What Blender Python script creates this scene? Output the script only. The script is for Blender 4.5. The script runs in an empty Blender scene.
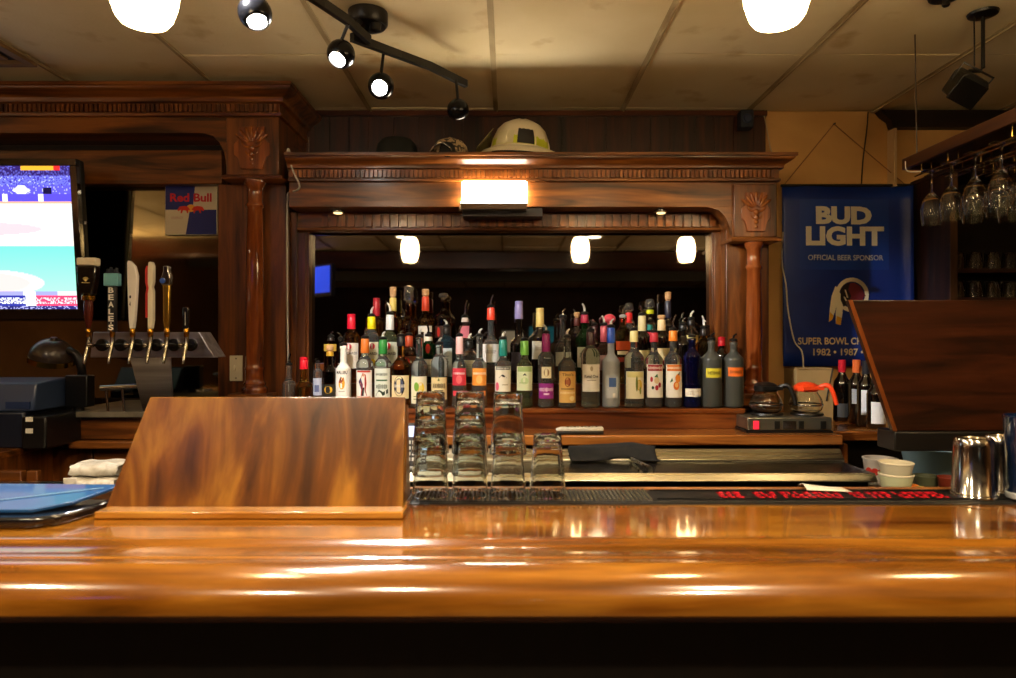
import bpy, bmesh, math, random
from mathutils import Vector, Matrix
# ---------------------------------------------------------------- camera, world, exposure
S = bpy.context.scene
COL = S.collection
S.view_settings.view_transform = 'Standard'
S.view_settings.look = 'None'
S.view_settings.gamma = 1
S.view_settings.use_curve_mapping = False
S.view_settings.exposure = 0.7
CAMZ = 1.45
FPX = 677.0
cd = bpy.data.cameras.new('camera'); cam = bpy.data.objects.new('camera', cd); COL.objects.link(cam)
cam.location = (0, 0, CAMZ); cam.rotation_euler = (math.pi/2, 0, 0)
cd.sensor_width = 36; cd.lens = 36*FPX/1016; cd.clip_start = 0.02
cd.dof.use_dof = True; cd.dof.focus_distance = 2.5; cd.dof.aperture_fstop = 3.2
S.camera = cam
w = bpy.data.worlds.new('world'); S.world = w; w.use_nodes = True
w.node_tree.nodes['Background'].inputs[0].default_value = (1, .8, .6, 1)
w.node_tree.nodes['Background'].inputs[1].default_value = 0.02
S.cycles.max_bounces = 14; S.cycles.transmission_bounces = 14; S.cycles.glossy_bounces = 6
S.cycles.diffuse_bounces = 4; S.cycles.transparent_max_bounces = 12
S.cycles.use_denoising = True; S.cycles.caustics_refractive = False; S.cycles.caustics_reflective = False
S.cycles.sample_clamp_indirect = 4
PEND_E = 30.0      # pendant shade emission
DOWN_W = 55.0      # recessed downlights, watts
TRACK_W = 26.0     # track spot heads, watts
FRIEZE_E = 30.0    # light box on the frieze
WARM = (1.0, .66, .30); COOL = (1.0, .93, .82)
SPOTS = []
def W(px, py, d): return Vector(((px-508)*d/FPX, d, CAMZ+(339-py)*d/FPX))
def X(px, d): return (px-508)*d/FPX
def Z(py, d): return CAMZ+(339-py)*d/FPX
def lin(c): return c/12.92 if c <= .04045 else ((c+.055)/1.055)**2.4
def hexc(h): return tuple(lin(int(h[i:i+2], 16)/255) for i in (0, 2, 4))+(1,)
# ---------------------------------------------------------------- materials
MATS = {}
def mat(name, col, rough=.5, metal=0, **k):
    key = name
    if key in MATS: return MATS[key]
    m = bpy.data.materials.new(name); m.use_nodes = True
    b = m.node_tree.nodes['Principled BSDF']
    b.inputs['Base Color'].default_value = hexc(col) if isinstance(col, str) else tuple(col)+(1,)
    b.inputs['Roughness'].default_value = rough; b.inputs['Metallic'].default_value = metal
    for kk, v in k.items():
        n = {'trans': 'Transmission Weight', 'ior': 'IOR', 'coat': 'Coat Weight', 'coatr': 'Coat Roughness', 'em': 'Emission Strength',
             'emc': 'Emission Color', 'spec': 'Specular IOR Level', 'sheen': 'Sheen Weight', 'alpha': 'Alpha'}[kk]
        b.inputs[n].default_value = (hexc(v) if isinstance(v, str) else tuple(v)+(1,)) if kk == 'emc' else v
    MATS[key] = m
    return m
def noisy(name, c1, c2, scale=(6, 6, 6), rough=.5, metal=0, bump=0, detail=4, lo=.35, hi=.65, nscale=1.0, r2=None, **k):
    if name in MATS: return MATS[name]
    m = mat(name, c1, rough, metal, **k); nt = m.node_tree; b = nt.nodes['Principled BSDF']
    N = nt.nodes.new; L = nt.links.new
    tc = N('ShaderNodeTexCoord'); mp = N('ShaderNodeMapping'); mp.inputs['Scale'].default_value = scale
    L(tc.outputs['Object'], mp.inputs['Vector'])
    n = N('ShaderNodeTexNoise'); n.inputs['Scale'].default_value = nscale; n.inputs['Detail'].default_value = detail; n.inputs['Distortion'].default_value = .6
    L(mp.outputs[0], n.inputs['Vector'])
    r = N('ShaderNodeValToRGB'); r.color_ramp.elements[0].position = lo; r.color_ramp.elements[1].position = hi
    r.color_ramp.elements[0].color = hexc(c1); r.color_ramp.elements[1].color = hexc(c2)
    L(n.outputs['Fac'], r.inputs[0]); L(r.outputs[0], b.inputs['Base Color'])
    if r2 is not None:
        mr = N('ShaderNodeMapRange'); mr.inputs[3].default_value = rough; mr.inputs[4].default_value = r2
        L(n.outputs['Fac'], mr.inputs[0]); L(mr.outputs[0], b.inputs['Roughness'])
    if bump:
        bp = N('ShaderNodeBump'); bp.inputs['Strength'].default_value = bump; bp.inputs['Distance'].default_value = .004
        L(n.outputs['Fac'], bp.inputs['Height']); L(bp.outputs[0], b.inputs['Normal'])
    return m
def wood(name, dark, mid, light, axis='x', rough=.32, coat=.3, scale=1.0, bump=.12, coatr=.15, knots=0.0):
    if name in MATS: return MATS[name]
    m = mat(name, mid, rough, coat=coat, coatr=coatr); nt = m.node_tree; b = nt.nodes['Principled BSDF']
    N = nt.nodes.new; L = nt.links.new
    tc = N('ShaderNodeTexCoord'); mp = N('ShaderNodeMapping')
    s = {'x': (1.2, 14, 14), 'z': (14, 14, 1.2), 'y': (14, 1.2, 14)}[axis]
    mp.inputs['Scale'].default_value = tuple(v*scale for v in s)
    L(tc.outputs['Object'], mp.inputs['Vector'])
    n = N('ShaderNodeTexNoise'); n.inputs['Scale'].default_value = 1.3; n.inputs['Detail'].default_value = 7; n.inputs['Distortion'].default_value = 1.2
    L(mp.outputs[0], n.inputs['Vector'])
    r = N('ShaderNodeValToRGB'); e = r.color_ramp.elements
    e[0].position = .33; e[0].color = hexc(dark); e[1].position = .68; e[1].color = hexc(light)
    x = e.new(.5); x.color = hexc(mid)
    L(n.outputs['Fac'], r.inputs[0])
    n2 = N('ShaderNodeTexNoise'); n2.inputs['Scale'].default_value = 9; n2.inputs['Detail'].default_value = 3
    L(mp.outputs[0], n2.inputs['Vector'])
    mx = N('ShaderNodeMix'); mx.data_type = 'RGBA'; mx.blend_type = 'MULTIPLY'; mx.inputs[0].default_value = .45
    L(r.outputs[0], mx.inputs[6]); L(n2.outputs['Fac'], mx.inputs[7])
    L(mx.outputs[2], b.inputs['Base Color'])
    if knots:
        n3 = N('ShaderNodeTexNoise'); n3.inputs['Scale'].default_value = 1.0; n3.inputs['Detail'].default_value = 2
        mp3 = N('ShaderNodeMapping'); mp3.inputs['Scale'].default_value = (2.2, 6, 6); L(tc.outputs['Object'], mp3.inputs['Vector']); L(mp3.outputs[0], n3.inputs['Vector'])
        r3 = N('ShaderNodeValToRGB'); r3.color_ramp.elements[0].position = .36; r3.color_ramp.elements[1].position = .5
        v = 1-knots; r3.color_ramp.elements[0].color = (v, v*.8, v*.7, 1); r3.color_ramp.elements[1].color = (1, 1, 1, 1)
        L(n3.outputs['Fac'], r3.inputs[0])
        mx3 = N('ShaderNodeMix'); mx3.data_type = 'RGBA'; mx3.blend_type = 'MULTIPLY'; mx3.inputs[0].default_value = 1
        L(mx.outputs[2], mx3.inputs[6]); L(r3.outputs[0], mx3.inputs[7]); L(mx3.outputs[2], b.inputs['Base Color'])
    bp = N('ShaderNodeBump'); bp.inputs['Strength'].default_value = bump; bp.inputs['Distance'].default_value = .002
    L(n2.outputs['Fac'], bp.inputs['Height']); L(bp.outputs[0], b.inputs['Normal'])
    return m
def C(h, rough=.45, **k): return mat('paint_'+h+('' if rough == .45 else '_%d' % (rough*100)), h, rough, **k)
def glass(name, tint, rough=.0, ior=1.45): return mat('glass_'+name, tint, rough, trans=(1.0 if name in ('clear_tumbler', 'clear_stemware') or name == 'amber' or name == 'brown' or name == 'gold' else .955) if rough < .1 else .6, ior=ior)
CH_X = lambda: wood('cherry_wood_horizontal', '3e200a', '7c4518', 'a36328', 'x')
CH_Z = lambda: wood('cherry_wood_vertical', '361a08', '6f3b14', '945622', 'z')
# ---------------------------------------------------------------- geometry
class G:
    def __init__(s): s.v = []; s.f = []; s.m = []
    def add(s, vs, fs, m=0):
        o = len(s.v); s.v += [tuple(v) for v in vs]; s.f += [tuple(i+o for i in f) for f in fs]; s.m += [m]*len(fs); return s
    def box(s, x0, x1, y0, y1, z0, z1, m=0):
        return s.add([(x0,y0,z0),(x1,y0,z0),(x1,y1,z0),(x0,y1,z0),(x0,y0,z1),(x1,y0,z1),(x1,y1,z1),(x0,y1,z1)],
                     [(0,3,2,1),(4,5,6,7),(0,1,5,4),(1,2,6,5),(2,3,7,6),(3,0,4,7)], m)
    def lathe(s, prof, c=(0,0,0), n=24, m=0, M=None, sx=1, sy=1, closed=False):
        vs = []; fs = []; c = Vector(c)
        for (r, z) in prof:
            for i in range(n):
                a = 2*math.pi*i/n
                p = Vector((r*math.cos(a)*sx, r*math.sin(a)*sy, z))
                if M: p = M @ p
                vs.append(p+c)
        k = len(prof)
        for j in range(k-1 if not closed else k):
            for i in range(n):
                i2 = (i+1) % n; j2 = (j+1) % k
                fs.append((j*n+i, j*n+i2, j2*n+i2, j2*n+i))
        if not closed:
            if prof[0][0] > 1e-5: fs.append(tuple(reversed(range(n))))
            if prof[-1][0] > 1e-5: fs.append(tuple((k-1)*n+i for i in range(n)))
        return s.add(vs, fs, m)
    def ext(s, poly, plane, t0, t1, m=0):
        def P(a, b, t): return {'xz': (a, t, b), 'yz': (t, a, b), 'xy': (a, b, t)}[plane]
        n = len(poly); vs = [P(a, b, t0) for a, b in poly]+[P(a, b, t1) for a, b in poly]
        fs = [tuple(range(n)), tuple(reversed(range(n, 2*n)))]+[(i, n+i, n+(i+1) % n, (i+1) % n) for i in range(n)]
        return s.add(vs, fs, m)
    def tube(s, pts, r, n=8, m=0, sub=0):
        pts = [Vector(p) for p in pts]
        if sub:
            q = []
            for i in range(len(pts)-1):
                p0 = pts[max(i-1, 0)]; p1 = pts[i]; p2 = pts[i+1]; p3 = pts[min(i+2, len(pts)-1)]
                for j in range(sub):
                    t = j/sub
                    q.append(.5*((2*p1)+(p2-p0)*t+(2*p0-5*p1+4*p2-p3)*t*t+(3*p1-p0-3*p2+p3)*t**3))
            q.append(pts[-1]); pts = q
        rs = r if isinstance(r, (list, tuple)) else [r]*len(pts)
        if len(rs) != len(pts): rs = [rs[0]+(rs[-1]-rs[0])*i/(len(pts)-1) for i in range(len(pts))]
        vs = []; fs = []; up = Vector((0, 0, 1))
        for i, p in enumerate(pts):
            d = (pts[min(i+1, len(pts)-1)]-pts[max(i-1, 0)]).normalized()
            u = d.cross(up)
            if u.length < .05: u = d.cross(Vector((1, 0, 0)))
            u.normalize(); v = d.cross(u)
            up = v.cross(d) if False else up
            for k in range(n):
                a = 2*math.pi*k/n; vs.append(p+rs[i]*(u*math.cos(a)+v*math.sin(a)))
        for i in range(len(pts)-1):
            for k in range(n): fs.append((i*n+k, i*n+(k+1) % n, (i+1)*n+(k+1) % n, (i+1)*n+k))
        fs.append(tuple(reversed(range(n)))); fs.append(tuple((len(pts)-1)*n+k for k in range(n)))
        return s.add(vs, fs, m)
    def ball(s, c, r, n=20, m=0, sx=1, sy=1, sz=1, a0=-90, a1=90):
        pr = []
        for i in range(n//2+1):
            a = math.radians(a0+(a1-a0)*i/(n//2)); pr.append((max(r*math.cos(a), 1e-6), r*math.sin(a)*sz))
        return s.lathe(pr, c, n, m, sx=sx, sy=sy)
    def sheet(s, fn, nu, nv, m=0, wrap=False):
        vs = [fn(i/nu, j/nv) for j in range(nv+1) for i in range(nu+1)]
        fs = [(j*(nu+1)+i, j*(nu+1)+i+1, (j+1)*(nu+1)+i+1, (j+1)*(nu+1)+i) for j in range(nv) for i in range(nu)]
        return s.add(vs, fs, m)
    def xform(s, M):
        s.v = [tuple(M @ Vector(v)) for v in s.v]; return s
ROOTLOC = {}
def tag(o, label=None, cat=None, group=None, kind=None):
    if label: o['label'] = label
    if cat: o['category'] = cat
    if group: o['group'] = group
    if kind: o['kind'] = kind
    return o
def thing(name, loc, label, cat, group=None):
    o = bpy.data.objects.new(name, None); COL.objects.link(o); o.location = loc; o.empty_display_size = .05
    ROOTLOC[o.name] = Vector(loc); return tag(o, label, cat, group)
def obj(name, g, m, parent=None, smooth=35, bevel=0, label=None, cat=None, group=None, kind=None, solid=0, subsurf=0):
    me = bpy.data.meshes.new(name); 
    if parent is not None: off = ROOTLOC[parent.name]
    else:
        xs = [v[0] for v in g.v]; ys = [v[1] for v in g.v]; zs = [v[2] for v in g.v]
        off = Vector(((min(xs)+max(xs))/2, (min(ys)+max(ys))/2, min(zs)))
    me.from_pydata([tuple(Vector(v)-off) for v in g.v], [], g.f)
    ms = m if isinstance(m, (list, tuple)) else [m]
    for x in ms: me.materials.append(x)
    for p, i in zip(me.polygons, g.m): p.material_index = i; p.use_smooth = True
    bm = bmesh.new(); bm.from_mesh(me); bmesh.ops.remove_doubles(bm, verts=bm.verts, dist=1e-6)
    bmesh.ops.recalc_face_normals(bm, faces=bm.faces); bm.to_mesh(me); bm.free()
    me.set_sharp_from_angle(angle=math.radians(smooth))
    o = bpy.data.objects.new(name, me); COL.objects.link(o)
    if parent is not None: o.parent = parent; ROOTLOC[o.name] = off
    else: o.location = off; ROOTLOC[o.name] = off
    if bevel:
        b = o.modifiers.new('bevel', 'BEVEL'); b.width = bevel; b.segments = 2; b.limit_method = 'ANGLE'; b.harden_normals = False
    if solid:
        b = o.modifiers.new('solid', 'SOLIDIFY'); b.thickness = solid; b.offset = 0
    if subsurf:
        b = o.modifiers.new('subsurf', 'SUBSURF'); b.levels = subsurf; b.render_levels = subsurf
    return tag(o, label, cat, group, kind)
TXT = {}
def textmesh(s, bold=0.0, spacing=1.0):
    k = (s, bold, spacing)
    if k not in TXT:
        c = bpy.data.curves.new('lettering', 'FONT'); c.body = s; c.size = 1; c.offset = bold; c.space_character = spacing; c.resolution_u = 3
        o = bpy.data.objects.new('lettering', c); COL.objects.link(o)
        bpy.context.view_layer.update()
        me = bpy.data.meshes.new_from_object(o.evaluated_get(bpy.context.evaluated_depsgraph_get()))
        vs = [tuple(v.co) for v in me.vertices]; fs = [tuple(p.vertices) for p in me.polygons]
        bpy.data.objects.remove(o); bpy.data.curves.remove(c); bpy.data.meshes.remove(me)
        x0 = min(v[0] for v in vs); x1 = max(v[0] for v in vs); y0 = min(v[1] for v in vs); y1 = max(v[1] for v in vs)
        TXT[k] = ([((v[0]-(x0+x1)/2)/(y1-y0), (v[1]-(y0+y1)/2)/(y1-y0)) for v in vs], fs, (x1-x0)/(y1-y0))
    return TXT[k]
def put_text(g, s, fn, cu, cv, h, m=0, width=None, bold=0.0, ang=0):
    vs, fs, asp = textmesh(s, bold); kx = (width/asp) if width else h
    ca, sa = math.cos(ang), math.sin(ang)
    g.add([fn(cu+x*kx*ca-y*h*sa, cv+x*kx*sa+y*h*ca) for x, y in vs], fs, m)
def put_poly(g, pts, fn, m=0): g.add([fn(a, b) for a, b in pts], [tuple(range(len(pts)))], m)
def ell(cx, cy, rx, ry, n=18): return [(cx+rx*math.cos(2*math.pi*i/n), cy+ry*math.sin(2*math.pi*i/n)) for i in range(n)]
def spot(name, loc, direction, watts, size, blend, col, radius, parent=None):
    l = bpy.data.lights.new(name, 'SPOT'); l.energy = watts; l.spot_size = math.radians(size); l.spot_blend = blend; l.color = col; l.shadow_soft_size = radius
    o = bpy.data.objects.new(name, l); COL.objects.link(o)
    if parent is not None: o.parent = parent; o.location = Vector(loc)-ROOTLOC[parent.name]
    else: o.location = loc
    o.rotation_euler = Vector(direction).to_track_quat('-Z', 'Y').to_euler()
    return o
# ================================================================ THE ROOM
CEIL = 2.58; WALLY = 3.36
def ceiling_mat():
    m = mat('stained_ceiling_tile', 'b8a888', .9); nt = m.node_tree; b = nt.nodes['Principled BSDF']; N = nt.nodes.new; L = nt.links.new
    tc = N('ShaderNodeTexCoord')
    def noise(sc, c1, c2, lo, hi, det=4):
        n = N('ShaderNodeTexNoise'); n.inputs['Scale'].default_value = sc; n.inputs['Detail'].default_value = det
        L(tc.outputs['Object'], n.inputs['Vector']); r = N('ShaderNodeValToRGB')
        r.color_ramp.elements[0].position = lo; r.color_ramp.elements[1].position = hi
        r.color_ramp.elements[0].color = hexc(c1); r.color_ramp.elements[1].color = hexc(c2)
        L(n.outputs['Fac'], r.inputs[0]); return n, r
    n, r = noise(1.6, 'cdb98a', 'e2d4b0', .3, .7)
    n2, r2 = noise(5, 'cdb488', 'ffffff', .24, .40)
    mx = N('ShaderNodeMix'); mx.data_type = 'RGBA'; mx.blend_type = 'MULTIPLY'; mx.inputs[0].default_value = .8
    L(r.outputs[0], mx.inputs[6]); L(r2.outputs[0], mx.inputs[7]); L(mx.outputs[2], b.inputs['Base Color'])
    n3 = N('ShaderNodeTexNoise'); n3.inputs['Scale'].default_value = 90; L(tc.outputs['Object'], n3.inputs['Vector'])
    bp = N('ShaderNodeBump'); bp.inputs['Strength'].default_value = .25; bp.inputs['Distance'].default_value = .003
    L(n3.outputs['Fac'], bp.inputs['Height']); L(bp.outputs[0], b.inputs['Normal'])
    return m
X0, X1, YB = -4.2, 3.4, -5.0
VX0, VX1, VY0, VY1 = -2.50, -1.91, 2.13, 2.75
def build_room():
    g = G(); P = .62
    xs = [-.06+P*k for k in range(-7, 7)]; ys = [2.69+P*k for k in range(-13, 2)]
    g.box(X0, X1, YB, WALLY+.1, CEIL+.012, CEIL+.06)                      # slab above the tiles
    gap = .006; rnd = random.Random(4)
    xe = sorted({X0, X1} | {x for x in xs if X0 < x < X1}); ye = sorted({YB, WALLY} | {y for y in ys if YB < y < WALLY})
    for i in range(len(xe)-1):
        for j in range(len(ye)-1):
            a, b, c, d = xe[i]+gap/2, xe[i+1]-gap/2, ye[j]+gap/2, ye[j+1]-gap/2
            z = CEIL+rnd.uniform(-.003, .003)
            t = [rnd.uniform(-.004, .004) for _ in range(4)]
            g.add([(a,c,z+t[0]),(b,c,z+t[1]),(b,d,z+t[2]),(a,d,z+t[3]),(a,c,z+.02),(b,c,z+.02),(b,d,z+.02),(a,d,z+.02)],
                  [(0,1,2,3),(4,7,6,5),(0,4,5,1),(1,5,6,2),(2,6,7,3),(3,7,4,0)])
    obj('ceiling', g, ceiling_mat(), kind='structure', smooth=20)
    g = G()
    for x in xs:
        if X0 < x < X1: g.box(x-.011, x+.011, YB, WALLY, CEIL-.0065, CEIL-.0045)
    for k, x in enumerate(xs):
        if X0 < x < X1: g.box(x+.004, x+.011, YB, WALLY, CEIL-.012, CEIL-.006)
    obj('trim_1', g, noisy('dirty_ceiling_tape', '8d7750', 'b8a67e', (3, 3, 3), .85), kind='structure')
    g = G().box(X0, X1, YB, WALLY+.1, -.1, 0)
    obj('floor', g, noisy('dark_floor_tile', '3a2c20', '4c3c2c', (4, 4, 4), .4), kind='structure')
    # wall behind the bar: boards to the left of the break, tan plaster to the right
    XB = X(765, WALLY)
    g = G().box(XB, X1, WALLY, WALLY+.1, 0, CEIL)
    obj('wall_back', g, noisy('tan_plaster', 'b98a4c', 'cf9f5e', (2, 2, 2), .8, bump=.1), kind='structure')
    g = G(); x = X0; rnd = random.Random(2)
    while x < XB-.005:
        wd = min(rnd.choice([.075, .1, .125, .095]), XB-x); g.box(x+.002, x+wd-.002, WALLY-.012, WALLY+.1, 0, CEIL); x += wd
    g.box(X0, XB, WALLY-.006, WALLY+.1, 0, CEIL)
    obj('wall_panelling', g, wood('dark_panelling', '1e0b03', '3c1707', '552509', 'z', rough=.45, coat=.1), kind='structure', smooth=20)
    tw = noisy('tan_wall', '6e4a2a', '7d5733', (2, 2, 2), .8)
    obj('wall_left', G().box(X0-.1, X0, YB, WALLY+.1, 0, CEIL), tw, kind='structure')
    obj('wall_right', G().box(X1, X1+.1, YB, WALLY+.1, 0, CEIL), tw, kind='structure')
    obj('wall_front', G().box(X0, X1, YB-.1, YB, 0, CEIL), noisy('dark_front_wall', '3a2214', '4c2d1a', (2, 2, 2), .6), kind='structure')
    # header beams of the room that the back bar mirror shows
    obj('trim_2', G().box(X0, X1, -1.42, -1.22, 2.37, CEIL-.016), wood('header_wood', '2a1208', '4b2110', '5f2e16', 'x', coat=.1), kind='structure', bevel=.01)
    obj('trim_3', G().box(X0, X1, -2.7, -2.6, 2.40, CEIL-.016), mat('grey_header', '4a4a44', .7), kind='structure')
    # crown moulding strip over the panelled wall
    obj('trim_4', G().box(X0, XB, WALLY-.03, WALLY-.006, CEIL-.03, CEIL-.005), wood('dark_panelling_rail', '2b1005', '4a1e0a', '6a3312', 'x'), kind='structure')
    # dark crown beam at right
    d = 3.31; x0 = X(880, d); pr = [(x0, 2.57), (x0+.02, 2.545), (x0+.055, 2.52), (x0+.066, Z(127, d)), (X1-.001, Z(127, d)), (X1-.001, 2.57)]
    obj('trim_5', G().ext(pr, 'xz', d, WALLY-.001), wood('very_dark_beam', '120804', '1f0e06', '2c150a', 'x', rough=.5, coat=0), kind='structure')
    obj('trim_6', G().box(X(894, 3.30), X(897, 3.30), 3.30, WALLY-.001, Z(186, 3.3), Z(128, 3.3)), C('c9a878', .7), kind='structure')
    # lit things far behind the viewer that the mirror picks up
    t = thing('wall_sign', (.62, -4.96, 1.6), 'teal lit sign on the far wall, seen only in the big mirror', 'sign')
    obj('sign_panel', G().box(.35, .9, -4.99, -4.95, 1.66, 1.92), mat('teal_sign_face', '1b6b78', .5, em=.25, emc='2a8fa0'), t)
    g = G().box(.33, .92, -4.99, -4.94, 1.92, 1.94).box(.33, .92, -4.99, -4.94, 1.64, 1.66).box(.33, .35, -4.99, -4.94, 1.66, 1.92).box(.9, .92, -4.99, -4.94, 1.66, 1.92)
    obj('sign_frame', g, C('20201e'), t)
    t = thing('wall_sconce_panel', (.05, -4.96, 1.5), 'pale lit glass panel on the far wall, seen only in the big mirror', 'light panel')
    obj('light_panel', G().box(-.1, .25, -4.99, -4.95, 1.5, 1.85), mat('pale_panel', 'b0a890', .5, em=.35, emc='d8c9a8'), t)
    g = G().box(-.12, .27, -4.99, -4.93, 1.85, 1.88).box(-.12, .27, -4.99, -4.93, 1.47, 1.5)
    obj('panel_rail', g, C('33221a'), t)
    # television on left wall seen in mirror
    t = thing('television', (-2.35, -1.2, 1.86), 'small television with blue picture near the left wall, seen in the big mirror', 'television', )
    M = Matrix.Translation((-2.07, -1.2, 2.23)) @ Matrix.Rotation(math.radians(35), 4, 'Z')
    obj('screen', G().box(-.18, .18, .021, .024, -.13, .16).xform(M), mat('blue_picture', '1530a0', .3, em=2.4, emc='2444d8'), t)
    obj('casing', G().box(-.21, .21, -.03, .02, -.17, .18).xform(M), C('0a0a0c'), t)
    obj('wall_bracket', G().tube([(-.1, -.03, 0), (-.3, -.12, 0), (-.3, -.12, .46)], .018).xform(M), C('0a0a0c'), t)
build_room()
def ceiling_vent():
    t = thing('ceiling_vent', ((VX0+VX1)/2, (VY0+VY1)/2, CEIL-.03), 'square brown ceiling air vent above the television', 'vent')
    m = noisy('brown_vent_metal', '6b5030', '8a6b42', (5, 5, 5), .6); x0, x1, y0, y1 = VX0, VX1, VY0, VY1
    def ring(x0, x1, y0, y1, w, z0, z1):
        return G().box(x0, x1, y0, y0+w, z0, z1).box(x0, x1, y1-w, y1, z0, z1).box(x0, x0+w, y0+w, y1-w, z0, z1).box(x1-w, x1, y0+w, y1-w, z0, z1)
    obj('frame', ring(x0, x1, y0, y1, .035, CEIL-.028, CEIL-.012), m, t, bevel=.003)
    for k in range(3):
        e = .07+.065*k; obj('louvre', ring(x0+e, x1-e, y0+e, y1-e, .03, CEIL-.026+.003*k, CEIL-.018+.003*k), m, t)
    obj('duct_plate', G().box(x0+.03, x1-.03, y0+.03, y1-.03, CEIL-.012, CEIL-.008), C('2e2114', .8), t)
ceiling_vent()
# ================================================================ LAMPS
def pendant(x, label, d=1.33):
    zb = 1.45+.622; t = thing('pendant_lamp', (x, d, zb), label, 'pendant lamp', 'barrel pendants over the bar')
    sh = mat('glowing_opal_glass', 'fff2d8', .3, em=PEND_E, emc=(1, .72, .36))
    pr = [(.043, 0), (.052, .012), (.061, .04), (.066, .085), (.064, .125), (.055, .16), (.042, .18), (.039, .18), (.052, .158), (.061, .125), (.063, .085), (.058, .04), (.049, .014), (.040, .003)]
    obj('lamp_shade', G().lathe(pr, (x, d, zb), 28, closed=True), sh, t, smooth=60)
    obj('lamp_bulb', G().ball((x, d, zb+.075), .026, 14, sz=1.3), sh, t)
    dk = mat('bronze', '2a1c12', .4, .8)
    obj('socket_cap', G().lathe([(.044, .176), (.044, .186), (.02, .2), (.016, .24), (.004, .245)], (x, d, zb), 20), dk, t)
    obj('cord', G().tube([(x, d, zb+.24), (x, d, CEIL-.03)], .0035), dk, t)
    obj('ceiling_canopy', G().lathe([(.006, -.04), (.03, -.034), (.055, -.018), (.06, -.008)], (x, d, CEIL), 24), dk, t)
pendant(X(144, 1.33), 'glowing barrel pendant lamp at the top left of the photo, above the wooden board')
pendant(X(777, 1.33), 'glowing barrel pendant lamp at the top right of the photo, above the bar')
pendant(1.30, 'glowing barrel pendant lamp outside the photo, rightmost lamp seen in the mirror')
def downlight(x, y, label):
    t = thing('recessed_downlight', (x, y, CEIL-.01), label, 'downlight', 'recessed downlights')
    obj('lens', G().lathe([(.075, -.014), (.075, -.011)], (x, y, CEIL), 24), mat('downlight_lens', 'ffffff', .3, em=8, emc=(1, .85, .6)), t)
    obj('trim_ring', G().lathe([(.077, -.016), (.095, -.012), (.095, -.006), (.077, -.006)], (x, y, CEIL), 24, closed=True), C('d8d0c0'), t)
    spot('downlight_beam', (x, y, CEIL-.03), (0, .0, -1), DOWN_W, 150, .6, (1, .78, .5), .07, t)
downlight(-1.02, -.36, 'recessed ceiling downlight seen in the mirror above the left pendant reflection')
downlight(.84, -.36, 'recessed ceiling downlight seen in the mirror above the middle pendant reflection')
downlight(-.42, .12, 'added fill downlight nearly above the viewer, outside the photo')  # this and the next three are unseen downlights added for fill
downlight(.80, .30, 'added fill downlight above the viewer to the right, outside the photo')
downlight(-1.75, .45, 'added fill downlight above the viewer to the left, outside the photo')
downlight(.2, -3.0, 'added fill downlight deep in the room behind the viewer, outside the photo')
def fill_uplight(x, y, s, label):  # unseen uplights added to brighten the ceiling behind the viewer
    t = thing('fill_uplight', (x, y, 1.75), label, 'added wall light', 'added fill uplights')
    br = mat('bronze', '', 0)
    obj('back_plate', G().box(x-.012, x+.012, y-.06, y+.06, 1.68, 1.84), br, t, bevel=.003)
    obj('bowl', G().lathe([(1e-5, 0), (.04, .01), (.085, .05), (.10, .09), (.095, .09), (.08, .052), (.038, .016), (1e-5, .006)], (x+s*.12, y, 1.72), 24), br, t)
    obj('lens', G().lathe([(.09, .084), (1e-5, .086)], (x+s*.12, y, 1.72), 24), mat('fill_uplight_lens', 'ffffff', .4, em=10, emc=(1, .75, .45)), t)
    spot('fill_uplight_beam', (x+s*.12, y, 1.82), (s*.5, 0, 1), 55, 150, .7, (1, .72, .42), .08, t)
fill_uplight(-4.18, -.9, 1, 'added bronze bowl fill uplight on the left side wall, outside the photo')
fill_uplight(3.38, -.9, -1, 'added bronze bowl fill uplight on the right side wall, outside the photo')
fill_uplight(-4.18, 1.0, 1, 'added bronze bowl fill uplight on the left wall beside the bar end, outside the photo')
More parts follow.
